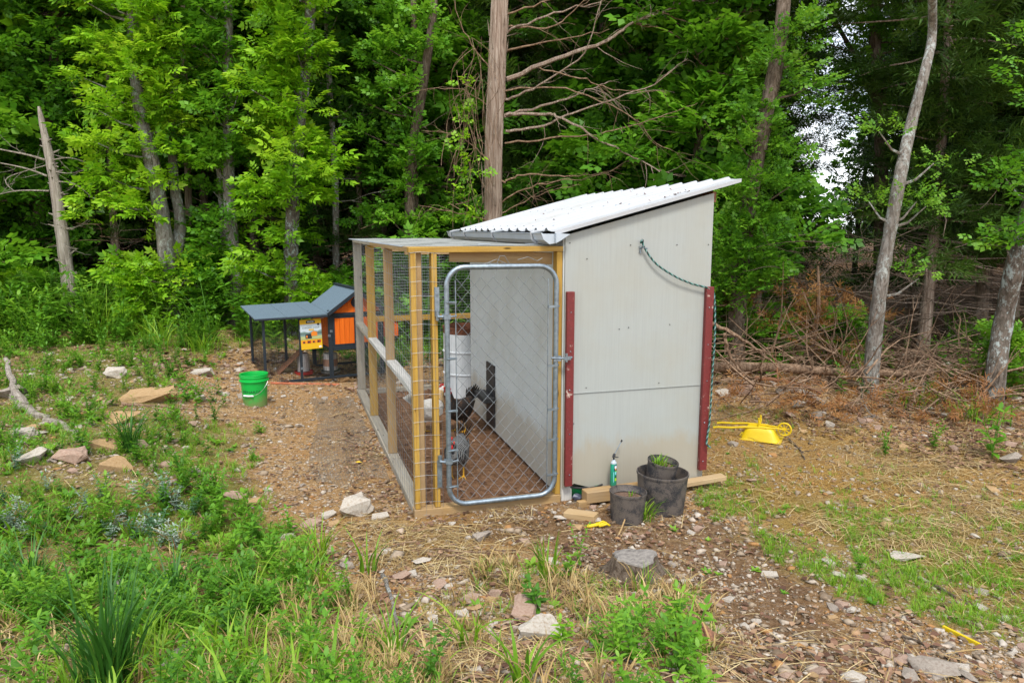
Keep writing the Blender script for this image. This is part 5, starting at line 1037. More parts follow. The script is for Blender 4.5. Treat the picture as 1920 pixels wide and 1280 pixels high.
H_white = feathermat('white_hen_feathers', [(.3, (.38, .35, .30)), (.6, (.62, .60, .56))], 20)
H_leg = simple('hen_leg', (.55, .29, .02), .6); H_comb = simple('hen_comb', (.55, .012, .01), .45); H_beak = simple('hen_beak', (.35, .24, .10), .5); H_eye = simple('hen_eye', (.35, .10, .01), .2)
def hen(label, x, y, rz, body, neck_up=1.0, sc=1.0, hackle=None, tail=None):
    z = gz(x, y); t = thing('hen', label, 'hen', Matrix.Translation((x, y, z)) @ Matrix.Rotation(rz, 4, 'Z') @ Matrix.Scale(sc, 4)); nu = neck_up
    hx, hz = .20 + .06 * (1 - nu), .27 + .20 * nu
    spine = [(-.235, .345, .012, .016), (-.20, .325, .035, .045), (-.14, .285, .075, .085), (-.06, .25, .102, .112), (.03, .235, .108, .12), (.10, .25, .092, .112), (.145, .29, .066, .082), (.165, .29 + .05 * nu, .048, .058), (.175 + .02 * (1 - nu), .27 + .12 * nu, .037, .042), (hx - .01, hz - .03, .030, .033), (hx, hz, .028, .031), (hx + .022, hz + .01, .025, .027), (hx + .044, hz + .004, .013, .014)]
    rings = []
    for i, (sx, sz, ry, rz_) in enumerate(spine):
        a = spine[min(i + 1, len(spine) - 1)]; b_ = spine[max(i - 1, 0)]; tg = Vector((a[0] - b_[0], 0, a[1] - b_[1])).normalized(); nr = Vector((-tg.z, 0, tg.x))
        rings.append([Vector((sx, 0, sz)) + Vector((0, 1, 0)) * ry * math.cos(w) + nr * rz_ * math.sin(w) for w in [2 * math.pi * k / 18 for k in range(18)]])
    mb = MB().loft(rings)
    for s_ in (-1, 1): mb.tube([(.0, s_ * .05, .20), (.012, s_ * .056, .155), (-.008, s_ * .056, .10)], [.055, .042, .016], 10)
    me = mb.mesh('body', smooth=True); o = part('body', me, body, t); sub = o.modifiers.new('smooth', 'SUBSURF'); sub.levels = sub.render_levels = 1
    for s_ in (-1, 1):   # folded wings: overlapping feather blades
        mb = MB()
        for k in range(7):
            z0 = .285 - k * .013; L = .17 - .008 * k; n_ = 6; rg = []
            for q in range(n_):
                tt = q / (n_ - 1); xx = .09 - tt * (.12 + L * .9); yy = s_ * (.086 + .022 * math.sin(tt * 2.6 + .3) - .03 * tt); zz = z0 - .03 * math.sin(tt * 3) + tt * .035; ww = .020 * math.sin(.35 + tt * 2.5) + .003
                rg.append([Vector((xx, yy + s_ * .004 * (k % 2), zz + ww)), Vector((xx, yy + s_ * .010, zz)), Vector((xx, yy + s_ * .004, zz - ww)), Vector((xx, yy - s_ * .004, zz))])
            mb.loft(rg)
        part('wing', mb.mesh('wing', smooth=True), body, t)
    mb = MB()
    for k in range(9):
        a = (k - 4) * .13; rg = []
        for q in range(5):
            tt = q / 4; xx = -.17 - tt * (.13 - abs(a) * .05); zz = .315 + tt * (.16 - abs(a) * .12); yy = a * (.08 + tt * .13); ww = .020 * math.sin(.5 + tt * 2.2); rg.append([Vector((xx - ww, yy, zz - ww * .2)), Vector((xx, yy + .003, zz)), Vector((xx + ww, yy, zz + ww * .6)), Vector((xx, yy - .003, zz))])
        mb.loft(rg)
    part('tail', mb.mesh('tail', smooth=True), tail or body, t)
    if hackle:
        mb = MB(); q0 = spine[6:10]; mb.loft([[Vector((sx, 0, sz)) + Vector((0, math.cos(w) * ry * 1.1, 0)) + Vector((-.6, 0, .8)) * rz_ * 1.1 * math.sin(w) for w in [2 * math.pi * k / 14 for k in range(14)]] for sx, sz, ry, rz_ in q0]); part('neck_feathers', mb.mesh('neck_feathers', smooth=True), hackle, t)
    for s_ in (-1, 1):
        mb = MB(); y_ = s_ * .056; mb.tube([(-.008, y_, .11), (-.002, y_, .055), (0, y_, .014)], [.009, .0075, .008], 8)
        for a in (-.55, 0, .55): mb.tube([(0, y_, .014), (.03 * math.cos(a), y_ + .03 * math.sin(a), .011), (.062 * math.cos(a), y_ + .062 * math.sin(a), .004)], [.0075, .006, .003], 6)
        mb.tube([(0, y_, .014), (-.03, y_, .005)], [.006, .003], 6); part('leg', mb.mesh('leg', smooth=True), H_leg, t)
    mb = MB(); mb.tube([(hx + .036, 0, hz + .008), (hx + .058, 0, hz + .003), (hx + .072, 0, hz - .008)], [.011, .007, .001], 8); part('beak', mb.mesh('beak', smooth=True), H_beak, t)
    mb = MB(); pr = [(hx - .028, hz + .020), (hx - .034, hz + .040), (hx - .018, hz + .036), (hx - .012, hz + .054), (hx + .0, hz + .042), (hx + .010, hz + .056), (hx + .018, hz + .040), (hx + .032, hz + .046), (hx + .042, hz + .014), (hx + .01, hz + .024)]; mb.prism(pr, 1, -.004, .004); part('comb', mb.mesh('comb', bevel=.0015), H_comb, t)
    mb = MB()
    for s_ in (-1, 1): mb.lathe([(.003, -.042), (.010, -.034), (.010, -.016), (.004, 0)], 8, c=(hx + .034, s_ * .011, hz - .006)); mb.tube([(hx + .012, s_ * .022, hz + .004), (hx + .012, s_ * .0275, hz + .004)], .016, 10)
    part('wattles', mb.mesh('wattles', smooth=True), H_comb, t)
    for s_ in (-1, 1): part('eye', MB().lathe([(.001, -.004), (.0045, -.002), (.0045, .002), (.001, .004)], 8, c=(hx + .016, s_ * .029, hz + .010)).mesh('eye', smooth=True), H_eye, t)
    return t
g = G(864, 808); hen('black and bronze hen standing tall before the white drum', g.x, g.y, R(238), H_black, 1.0, .98)
g = G(806, 812); hen('white hen with buff neck seen between the wooden posts', g.x, g.y, R(60), H_white, .75, 1.05, hackle=feathermat('buff_hackle', [(.3, (.30, .18, .07)), (.7, (.5, .36, .18))], 30))
g = G(858, 894); hen('grey barred hen nearest the gate with its red comb lowered', g.x, g.y, R(-98), H_bar, .6, .95, tail=H_black)

# ------------------------------------------------------------------ stump, stones, sticks
g = G(1188, 1078); rs_ = 16; rings = []; random.seed(12); ph = [random.uniform(-.1, .1) for _ in range(28)]
prof = [(-.10, 1.9), (.0, 1.62), (.05, 1.27), (.12, 1.08), (.185, 1.0), (.20, .95)]
for z, k in prof:
    rings.append([Vector((math.cos(w) * .15 * k * (1 + .13 * math.sin(5 * w + 1) * (1.5 if z < .1 else .7) + ph[i]), math.sin(w) * .14 * k * (1 + .09 * math.sin(4 * w) + ph[i]), z + (.02 * math.sin(w * 2 + 1) if z > .15 else 0))) for i, w in enumerate([2 * math.pi * k2 / 28 for k2 in range(28)])])
rings.append([p * .5 + Vector((0, 0, .198 * .5 - .005)) for p in rings[-1]]); st_ = thing('tree_stump', 'low grey weathered tree stump in the dirt before the pots', 'tree stump', Matrix.Translation(g) @ Matrix.Diagonal((.90, .84, .66, 1)))
mb = MB(); mb.loft(rings[:5]); part('bark', mb.mesh('bark', smooth=True), B_oak, st_)
m, nt, b = newmat('cut_wood_face'); v = coords(nt, rand=False); wv = nt.nodes.new('ShaderNodeTexNoise'); wv.inputs['Scale'].default_value = 26; wv.inputs['Detail'].default_value = 9; wv.inputs['Roughness'].default_value = .75; nt.links.new(v, wv.inputs['Vector'])
cc = ramp(nt, wv.outputs['Fac'], [(.3, (.07, .06, .052)), (.48, (.19, .17, .15)), (.7, (.30, .27, .235))]); nt.links.new(cc, b.inputs['Base Color']); b.inputs['Roughness'].default_value = .9; bump(nt, b, wv.outputs['Fac'], .4, .006)
mb = MB(); mb.loft([[p + Vector((0, 0, -.004)) for p in rings[4]], rings[5], rings[6]]); part('cut_face', mb.mesh('cut_face', smooth=True), m, st_)

HU = [hull(11, 1, .8, .6, 100 + i) for i in range(9)]
def rock(px, py, w, mat, label, group=None, fl=.55, yaw=0, asp=.75, sink=.25):
    w = w * (1.3 if px < 500 else 1.08); g = G(px, py); me = HU[int(px + py) % 9].copy(); me.name = 'rock'; r = random.Random(int(px * 3 + py)); bm = bmesh.new(); bm.from_mesh(me); bmesh.ops.subdivide_edges(bm, edges=bm.edges, cuts=2, use_grid_fill=True)
    for v_ in bm.verts: n = mnoise.noise(v_.co * 2.2 + Vector((px, py, 0))) * .20 + mnoise.noise(v_.co * 6 + Vector((px, py, 0))) * .11; v_.co *= 1 + n
    bm.to_mesh(me); bm.free()
    return solo('rock', me, mat, label, 'rock', Matrix.Translation((g.x, g.y, g.z + w * fl * .5 * (1 - 2 * sink))) @ Matrix.Rotation(yaw, 4, 'Z') @ Matrix.Diagonal((w / 2, w / 2 * asp / .8, w / 2 * fl / .6, 1)), group)
for a in ((662, 962, .34, S_pale, 'large pale angular rock left of the run corner', .6, .2), (618, 968, .13, S_pale, 'pale flat rock leaning beside the large angular rock', .5, .5), (592, 985, .11, S_pink, 'small tan rock left of the large angular pale rock', .6, 1), (628, 985, .10, S_orange, 'ochre rock under the front of the large pale rock', .6, .3),
          (985, 1150, .27, S_pink, 'pinkish squarish rock in the front ground cover', .45, 1.4), (1022, 1200, .29, S_pale, 'pale pointed rock just below the pinkish squarish rock', .5, .5), (930, 1120, .12, S_pink, 'small brown rock left of the pinkish squarish rock', .5, 0), (866, 1158, .10, S_pale, 'small white rock among twigs in the foreground', .6, 0), (812, 1165, .09, S_pale, 'tiny pale rock left of the small white foreground rock', .6, 2),
          (216, 706, .30, S_pale, 'white rock highest up the weedy bank', .5, 0), (285, 752, .55, S_orange, 'long orange rock slab on the bank left of the bucket', .35, .1), (232, 790, .36, S_orange, 'orange flat rock below the long orange slab', .35, .3), (192, 842, .24, S_orange, 'brown-orange rock beside the upper rush clump', .5, .2), (222, 884, .24, S_orange, 'bright orange and white rock in the left weeds', .6, .9),
          (132, 862, .28, S_pink, 'tan slab left of the bright orange and white rock', .4, 0), (46, 822, .20, S_pale, 'white rock near the left edge', .6, 0), (62, 865, .22, S_pale, 'white angular rock below the left edge rock', .5, 1), (436, 935, .20, S_pink, 'split pink slab at the end of the weedy bank', .35, -.5), (476, 948, .12, S_orange, 'orange stone right of the split pink slab', .7, 0),
          (1758, 1262, .23, S_grey, 'flat grey slab at the bottom right corner', .35, -.4), (1656, 1232, .11, S_pink, 'brown tapered rock left of the flat grey slab', .5, -.6), (1688, 1246, .10, S_pink, 'pinkish rounded rock beside the flat grey slab', .6, 0), (1205, 1012, .07, S_pink, 'small upright tan rock before the largest pot', .9, 0), (1180, 1006, .10, S_pink, 'flat pink stone before the stump', .3, .3),
          (644, 716, .17, S_orange, 'orange rock near the end of the orange batten', .8, 0), (1395, 735, .42, S_pink, 'broad tan rock on the bank behind the shed', .5, 0), (1497, 765, .22, S_pale, 'pale rock on the debris bank right of the shed', .7, .4), (1535, 785, .2, S_grey, 'grey rock at the right end of the debris bank', .6, .4), (1465, 738, .17, S_pale, 'small pale rock under the fallen log', .7, 0),
          (1895, 868, .22, S_grey, 'grey rock below the leaning tree at the right edge', .6, 0), (1600, 1148, .09, S_pale, 'small white rock in the gravel at the lower right', .5, 0), (1420, 1168, .06, S_pale, 'tan pebble in the dark dirt of the lower right', .6, 0), (1350, 1185, .05, S_pale, 'round pale pebble left of the tan pebble', .8, 0), (540, 1010, .12, S_pale, 'small pale rock at the edge of the tall weeds', .5, 0),
          (700, 1045, .10, S_pink, 'small flat tan rock in the dirt before the run', .4, 0), (1698, 1048, .25, S_pale, 'low pale stone half buried in the right grass', .2, 0), (560, 800, .10, S_pale, 'small pale stone on the path left of the wire apron', .5, 0), (380, 702, .26, S_pale, 'pale rock near the gravel heap behind the bucket', .4, 0)):
    rock(a[0], a[1], a[2], a[3], a[4], fl=a[5], yaw=a[6])
for k, (px, py, w, t_) in enumerate(((1360, 742, .22, 'leftmost, next to the corner board'), (1425, 752, .18, 'just above the handles of the upturned wheelbarrow'), (1440, 722, .26, 'under the dark red branch'), (1520, 762, .20, 'just right of the thick cut branch'), (1555, 800, .16, 'at the lower right end of the bank'), (1480, 782, .15, 'directly behind the wheel of the upturned wheelbarrow'))):
    rock(px, py, w, (S_pale, S_pink)[k % 2], 'jagged tan rock on the debris bank, ' + t_, fl=.6, yaw=k)
rock(20, 745, .30, S_grey, 'dark grey rock hidden in the weeds by the left edge', fl=.5)
# countable field stones: the 300 largest, then gravel
def wedge(n, y0, y1, p=.6, mx_=.80):
    t = rng.random(n); q = 1 - p; y = (y0 ** q + t * (y1 ** q - y0 ** q)) ** (1 / q); x = rng.uniform(-1, 1, n) * (mx_ * y * .95 + .2); return x, y
def free(x, y, pad=.05):
    u, v = to_uv(x, y); return ~((u > -pad) & (u < 2.5) & (v > -pad) & (v < 4.4))
hv = [me_np(h) for h in HU]
x, y = wedge(1500, 2.6, 11.5, .8); dens = np.full(len(x), .45)
for zn, k in ((Z_rock, 1.0), (Z_straw, .15), (Z_dark, .6), (Z_hillR, .9), (Z_fore, .5)): dens = np.where(inside(zn, x, y), k, dens)
dens = np.where(inside(Z_left, x, y) & ~inside(Z_rock, x, y), .12, dens); ok = (rng.random(len(x)) < dens) & free(x, y); x, y = x[ok][:300], y[ok][:300]
SM = {}
for i in range(len(x)):
    s_ = float(rng.uniform(.020, .05) * (1 + .10 * y[i])) * (1.35 if rng.random() < .15 else 1); mt = S_mix[int(rng.integers(0, 6))]; k = int(rng.integers(0, 9)); key = (k, mt.name)
    if key not in SM: SM[key] = HU[k].copy(); SM[key].name = 'stone'; SM[key].materials.append(mt)
    z = gz(x[i], y[i]); o = bpy.data.objects.new('stone', SM[key]); col.objects.link(o); o.parent = ground; o.matrix_basis = Matrix.Translation((x[i], y[i], z + s_ * .12)) @ Matrix.Rotation(float(rng.uniform(0, 6.28)), 4, 'Z') @ Matrix.Diagonal((s_, s_, s_ * .8, 1))
parts = []
for k in range(9):
    x, y = wedge(3000, 2.3, 12, .9); dens = np.full(len(x), .75)
    for zn, kk in ((Z_rock, .9), (Z_straw, .25), (Z_strawf, .5), (Z_dark, .8), (Z_hillR, 1.0)): dens = np.where(inside(zn, x, y), kk, dens)
    dens = np.where(inside(Z_left, x, y) & ~inside(Z_rock, x, y), .12, dens); dens = dens * (.35 + 1.1 * sstep(.35, .6, fbm(x * 2.3, y * 2.3, 3))); ok = (rng.random(len(x)) < dens) & free(x, y, -.02); x, y = x[ok], y[ok]; n = len(x)
    s_ = rng.gamma(2.2, .0052, n) * (1 + .05 * y) + .004; S3 = np.stack([s_, s_ * rng.uniform(.6, 1, n), s_ * rng.uniform(.4, .8, n)], 1); pos = np.stack([x, y, hgt(x, y) + s_ * .12], 1); parts.append(scat(hv[k][0], hv[k][1], pos, yawmats(rng.uniform(0, 6.28, n), .25), S3))
OC = (np.array([[1, 0, 0], [-1, .1, 0], [.1, .8, 0], [0, -.9, .1], [0, 0, .7], [0, 0, -.6]]), np.array([[0, 2, 4], [2, 1, 4], [1, 3, 4], [3, 0, 4], [2, 0, 5], [1, 2, 5], [3, 1, 5], [0, 3, 5]]))
x, y = wedge(75000, 2.3, 12, .8); dens = np.full(len(x), .8)
for zn, kk in ((Z_rock, .8), (Z_straw, .35), (Z_strawf, .6), (Z_dark, .9), (Z_hillR, 1.0)): dens = np.where(inside(zn, x, y), kk, dens)
dens = np.where(inside(Z_left, x, y) & ~inside(Z_rock, x, y), .15, dens); dens = dens * (.3 + 1.2 * sstep(.35, .6, fbm(x * 3.1 + 11, y * 3.1, 3))); ok = (rng.random(len(x)) < dens) & free(x, y, -.02); x, y = x[ok], y[ok]; n = len(x)
s_ = rng.gamma(2.0, .0028, n) * (1 + .12 * y) + .002; S3 = np.stack([s_, s_ * rng.uniform(.6, 1, n), s_ * rng.uniform(.5, .9, n)], 1); parts.append(scat(OC[0], OC[1], np.stack([x, y, hgt(x, y) + s_ * .15], 1), yawmats(rng.uniform(0, 6.28, n), .4), S3))
V, F, q = cat(parts); part('gravel', npmesh('gravel', V, F, q), S_stone, ground, kind='stuff')
print('gravel tris', len(F))

# straw, wood chips and dead leaves
SV = np.array([[-.5, .5, 0], [-.5, -.5, 0], [0, -.5, .12], [0, .5, .12], [.5, -.5, 0], [.5, .5, 0]]) * [1, .022, .5]; SF = [[0, 1, 2, 3], [3, 2, 4, 5]]
def litter(n, y0, y1, zones, base, Ls, wid, mat, name, tv=SV, tf=SF, inrun_too=False, lift=.006):
    x, y = wedge(n, y0, y1, .6); d = np.full(n, base)
    for zn, k in zones: d = np.where(inside(zn, x + (vnoise(x * 3, y * 3) - .5) * .5, y + (vnoise(x * 3 + 9, y * 3) - .5) * .5), k, d)
    d = d * (.3 + 1.3 * sstep(.38, .6, fbm(x * 1.7 + 30, y * 1.7, 3))); ok = rng.random(n) < d
    if not inrun_too: ok &= free(x, y, .0)
    x, y = x[ok], y[ok]; m_ = len(x); L = rng.uniform(*Ls, m_); pos = np.stack([x, y, hgt(x, y) + lift + rng.random(m_) * .012], 1)
    V, F, q = scat(tv, tf, pos, yawmats(rng.uniform(0, 6.28, m_), .25), np.stack([L, L * wid, L], 1)); return part(name, npmesh(name, V, F, q), mat, ground, kind='stuff')
litter(90000, 2.4, 11, [(Z_left, .22), (Z_dark, .05), (Z_straw, 1.0), (Z_strawf, .9), (Z_fore, .3), (Z_hillR, .5)], .04, (.05, .26), .7, L_straw, 'straw')
LV = np.array([[-.5, 0, 0], [-.1, -.32, .10], [.5, 0, .02], [-.05, .34, .14]]); LF = [[0, 1, 2, 3]]
litter(30000, 2.5, 13, [(Z_left, .30), (Z_dark, .35), (Z_straw, .15), (Z_fore, .8), (Z_hillR, 1.0)], .30, (.02, .06), 1, L_litter, 'leaf_litter', LV, LF, True)
Z_chip = zpoly([(640, 770), (690, 770), (780, 960), (720, 975), (650, 850)])
litter(26000, 4.5, 9.5, [(Z_chip, 1.0)], .0, (.025, .10), .33, L_litter, 'wood_chips', LV * [1, 1, .8], LF)
litter(26000, 4.5, 9.5, [(Z_chip, .8)], .0, (.02, .07), .3, L_straw, 'wood_chips', LV * [1, 1, .8], LF)
Z_lit = zpoly([(1440, 790), (1540, 760), (1700, 740), (1960, 760), (1960, 890), (1800, 880), (1650, 835), (1500, 815)])
litter(30000, 6.0, 10.5, [(Z_lit, 1.0)], .0, (.03, .08), .8, L_litter, 'leaf_litter', LV, LF)
litter(6000, 9, 14, [], .8, (.04, .12), 1, L_litter, 'leaf_litter', LV, LF, True)

KEEP = [(G(px, py), r) for px, py, r in ((1188, 1060, .24), (1188, 1110, .12), (985, 1165, .17), (1022, 1215, .20), (662, 975, .25), (285, 765, .35), (232, 805, .25), (192, 860, .2), (222, 900, .22), (132, 880, .22), (62, 885, .15), (216, 716, .2), (1120, 995, .12), (1762, 1275, .15), (479, 765, .22), (1430, 830, .3))]
def clear(x, y):
    k = np.ones(len(x), bool)
    for g_, r in KEEP: k &= (x - g_.x) ** 2 + ((y - g_.y + .1)) ** 2 > r * r
    return k
# ------------------------------------------------------------------ grass and weeds
TUFT = [blades(12, .17, .006, .035, .9, 3), blades(9, .22, .007, .03, .7, 3), blades(14, .12, .005, .05, 1.0, 3), blades(10, .15, .009, .04, .8, 3)]
def tufts(name, n, y0, y1, dfun, scale, mat, p=.6, off=0):
    parts = []
    for k in range(4):
        x, y = wedge(n // 4, y0, y1, p); d = dfun(x, y) * (.15 + 1.3 * sstep(.33, .55, fbm(x * 1.9 + 7 + off, y * 1.9 + 3, 3))); ok = (rng.random(len(x)) < d) & free(x, y, .03) & clear(x, y); x, y = x[ok], y[ok]; m_ = len(x)
        s_ = rng.uniform(.55, 1.35, m_) * scale(x, y); V, F, q = TUFT[k]; parts.append(scat(V, F, np.stack([x, y, hgt(x, y) - .004], 1), yawmats(rng.uniform(0, 6.28, m_), .12), np.stack([s_] * 3, 1), None, None, .15))
        parts[-1] = (parts[-1][0], parts[-1][1], np.clip(parts[-1][2] * .6 + np.tile(q, m_) * .4, 0, 1))
    V, F, q = cat(parts); print(name, len(F)); return part(name, npmesh(name, V, F, q), mat, ground, kind='stuff')
def d_left(x, y):
    d = inside(Z_left, x + (vnoise(x * 3, y * 3) - .5) * .7, y).astype(float); d = np.where(inside(Z_rock, x, y), d * .72, d); d = np.maximum(d, sstep(10.6, 11.6, y) * sstep(.0, -2.0, x)); return np.maximum(d, inside(Z_fore, x, y) * .26)
tufts('grass', 22000, 2.2, 14, d_left, lambda x, y: .52 + .40 * sstep(9.5, 12.5, y) + .15 * sstep(3.5, 2.4, y), L_grass)
def d_right(x, y):
    d = np.zeros_like(x)
    for z_, k in zip(Z_grR, (1, 1, .7)): d = np.maximum(d, inside(z_, x + (vnoise(x * 5, y * 5) - .5) * .4, y + (vnoise(x * 5 + 4, y * 5) - .5) * .4) * k)
    return np.maximum(d, inside(Z_straw, x, y) * .10)
tufts('grass', 520, 2.2, 5.2, lambda x, y: inside(Z_left, x, y) * (x < -.7) * 1.0, lambda x, y: x * 0 + 1.45, L_grass, off=40)
tufts('grass', 30000, 3.2, 9, d_right, lambda x, y: x * 0 + .38, L_grass)
tufts('dry_grass', 5200, 2.3, 4.6, lambda x, y: inside(zpoly([(520, 1080), (700, 1090), (740, 1180), (860, 1290), (560, 1400), (460, 1200)]), x, y) * 1.0 + inside(Z_left, x, y) * .35 + inside(Z_fore, x, y) * .3, lambda x, y: x * 0 + .8, L_straw)
# broad-leaved weeds: rosettes and stems carrying paired leaves
def weed_np(kind, r):
    V, F, g = [], [], []; o = 0; gi = 0
    W7 = np.array([[0, 0, 0], [.3, .20, .04], [.3, -.20, .04], [.65, .19, .03], [.65, -.19, .03], [1, 0, -.10]]); WF = [[0, 2, 1], [1, 2, 4], [1, 4, 3], [3, 4, 5]]
    def leaf(p, ya, pi_, L, w=1.0):
        nonlocal o, gi
        q = W7 * [L, L * w, L]; cp, sp_ = math.cos(pi_), math.sin(pi_); q = np.stack([q[:, 0] * cp - q[:, 2] * sp_, q[:, 1], q[:, 0] * sp_ + q[:, 2] * cp], 1); c, s = math.cos(ya), math.sin(ya); q = np.stack([q[:, 0] * c - q[:, 1] * s, q[:, 0] * s + q[:, 1] * c, q[:, 2]], 1) + p
        V.append(q); F.append(np.array(WF) + o); g.extend([gi] * 4); o += 6; gi += 1
    if kind == 'rosette':
        for k in range(9): leaf([0, 0, .01], k * 2.4 + r.uniform(-.3, .3), r.uniform(.15, .8), r.uniform(.06, .11))
    else:
        H = {'stem': .22, 'tall': .42, 'bush': .30}[kind]; ns = {'stem': 3, 'tall': 2, 'bush': 6}[kind]
        for s_ in range(ns):
            a = r.uniform(0, 6.28); ln = r.uniform(.1, .5); n_ = {'stem': 5, 'tall': 8, 'bush': 6}[kind]; h_ = H * r.uniform(.7, 1.15)
            pts = [np.array([math.cos(a) * ln * h_ * t * t, math.sin(a) * ln * h_ * t * t, h_ * t]) for t in [k / n_ for k in range(n_ + 1)]]
            for k in range(1, n_ + 1):
                Lf = {'stem': .075, 'tall': .085, 'bush': .055}[kind] * (1.2 - .5 * k / n_) * r.uniform(.8, 1.2)
                for q in (0, 1): leaf(pts[k], k * 1.57 + q * math.pi + r.uniform(-.4, .4), r.uniform(-.1, .5), Lf, .9)
            leaf(pts[-1], a, .9, .05)
            for k in range(n_):   # stem as a thin triangle strip
                p, q = pts[k], pts[k + 1]; w_ = .0025; V.append(np.array([p + [w_, 0, 0], p - [w_, 0, 0], p + [0, w_, 0], q + [w_, 0, 0], q - [w_, 0, 0], q + [0, w_, 0]])); F.append(np.array([[0, 1, 4], [0, 4, 3], [1, 2, 5], [1, 5, 4]]) + o); g.extend([gi] * 4); o += 6
            gi += 1
    return np.concatenate(V), np.concatenate(F), np.array(g)
WT = {k: [weed_np(k, random.Random(i)) for i in range(3)] for k in ('rosette', 'stem', 'tall', 'bush')}
def weeds(name, kinds, n, y0, y1, dfun, scale, mat, p=.6, freq=1.4, off=0):
    parts = []
    for kd in kinds:
        for (V0, F0, g0) in WT[kd]:
            x, y = wedge(n // (3 * len(kinds)), y0, y1, p); d = dfun(x, y) * (.1 + 1.6 * sstep(.42, .62, fbm(x * freq + off, y * freq, 3))); ok = (rng.random(len(x)) < d) & free(x, y, .05) & clear(x, y); x, y = x[ok], y[ok]; m_ = len(x)
            if not m_: continue
            s_ = rng.uniform(.6, 1.3, m_) * scale(x, y); parts.append(scat(V0, F0, np.stack([x, y, hgt(x, y) - .004], 1), yawmats(rng.uniform(0, 6.28, m_), .1), np.stack([s_] * 3, 1), g0, None, .15))
    V, F, q = cat(parts); print(name, len(F)); return part(name, npmesh(name, V, F, q), mat, ground, kind='stuff')
weeds('low_weeds', ('rosette', 'stem', 'bush'), 6500, 2.3, 12, d_left, lambda x, y: .7 + .5 * sstep(8, 12, y), L_weed)
weeds('low_weeds', ('rosette', 'stem'), 260, 2.6, 6, lambda x, y: inside(Z_clump, x, y) * .6 + inside(zpoly([(980, 1040), (1110, 1040), (1120, 1100), (980, 1100)]), x, y) * .9, lambda x, y: x * 0 + .8, L_weed)
weeds('low_weeds', ('rosette',), 500, 3.4, 8, lambda x, y: d_right(x, y) * .7 + inside(Z_dark, x, y) * .12, lambda x, y: x * 0 + .5, L_weed)
weeds('silvery_weeds', ('bush', 'stem'), 2200, 3.2, 5.6, lambda x, y: inside(zpoly([(-100, 880), (180, 860), (380, 960), (380, 1030), (180, 1040), (-100, 1000)]), x, y) * 1.0, lambda x, y: x * 0 + .55, L_silver, off=5, freq=3.2)
weeds('low_weeds', ('rosette', 'bush', 'stem'), 2900, 3.6, 9.5, lambda x, y: inside(Z_rock, x, y) * .7 + (inside(Z_left, x, y) & ~inside(Z_rock, x, y)) * .8, lambda x, y: x * 0 + .8, L_weed, off=21, freq=2.4)
weeds('undergrowth', ('tall', 'bush'), 3600, 10.6, 14.5, lambda x, y: sstep(10.6, 11.8, y) * np.maximum(sstep(-1.5, -3, x), .25 * sstep(1, -1, x)) + .12, lambda x, y: 1.1 + .9 * sstep(-2, -5, x) * rng.uniform(.6, 1.2, len(x)), L_weed, p=.1)
weeds('undergrowth', ('tall', 'bush'), 420, 8.2, 12, lambda x, y: sstep(2.8, 3.5, x) * sstep(8.0, 8.8, y) * .8, lambda x, y: 1.0, L_mid, p=.1, off=9)

# single plants that stand out
def plant_thing(name, label, cat, px, py, kind, sc, mat, idx=0, group=None, rz=0.0):
    V0, F0, g0 = WT[kind][idx]; g = G(px, py); r = np.random.default_rng(int(px + py)); q = np.clip(.5 + r.normal(0, .2, g0.max() + 1), 0, 1)[g0]
    return solo(name, npmesh(name, V0, F0, q), mat, label, cat, Matrix.Translation(g) @ Matrix.Rotation(rz, 4, 'Z') @ Matrix.Scale(sc, 4), group)
for a in (('tall leafy weed with big bright leaves at the inner edge of the left bank', 415, 990, 'tall', .85, L_weed, 0), ('lush leafy weed beside the tall leafy one, lower and wider', 470, 1010, 'bush', 1.0, L_weed, 1), ('leafy sprig standing alone in the foreground twigs', 585, 1255, 'stem', .95, L_weed, 0),
          ('bright leafy sprig right of the pinkish squarish rock', 1085, 1060, 'tall', .55, L_weed, 1), ('yellow-green leafy clump right of the pale pointed rock', 1050, 1215, 'stem', .7, L_bright, 2), ('leafy clump with the roundest leaves by the red-brown soil lump', 1300, 1240, 'stem', 1.0, L_weed, 1), ('glossy leafy plant below the pale pointed rock', 1190, 1190, 'stem', .9, L_weed, 0),
          ('green leafy weed by the left edge under the snag log', 60, 1010, 'tall', .8, L_mid, 2), ('big-leaved weed at the foot of the leaning tree', 1860, 860, 'stem', 1.9, L_weed, 1), ('leafy weed before the brush pile', 1410, 700, 'stem', 1.2, L_weed, 2), ('fern-like green plant behind the fallen log', 1590, 690, 'bush', 1.9, L_mid, 0), ('low green weed right of the brush pile', 1750, 840, 'bush', .9, L_weed, 2), ('small broad weed on the straw near the upturned wheelbarrow', 1660, 855, 'bush', .8, L_mid, 1), ('small weed in the middle of the right grass patch', 1610, 1075, 'bush', .55, L_weed, 0)):
    plant_thing('leafy_weed', a[0], 'weed', a[1], a[2], a[3], a[4], a[5], a[6])
V, F, q = blades(95, .62, .011, .085, .42, 6); g = G(205, 1290); solo('rush_clump', npmesh('rush_clump', V, F, q), L_rush, 'large dark green rush clump with stiff blades at the bottom left', 'rush', Matrix.Translation(g + Vector((0, 0, -.03))))
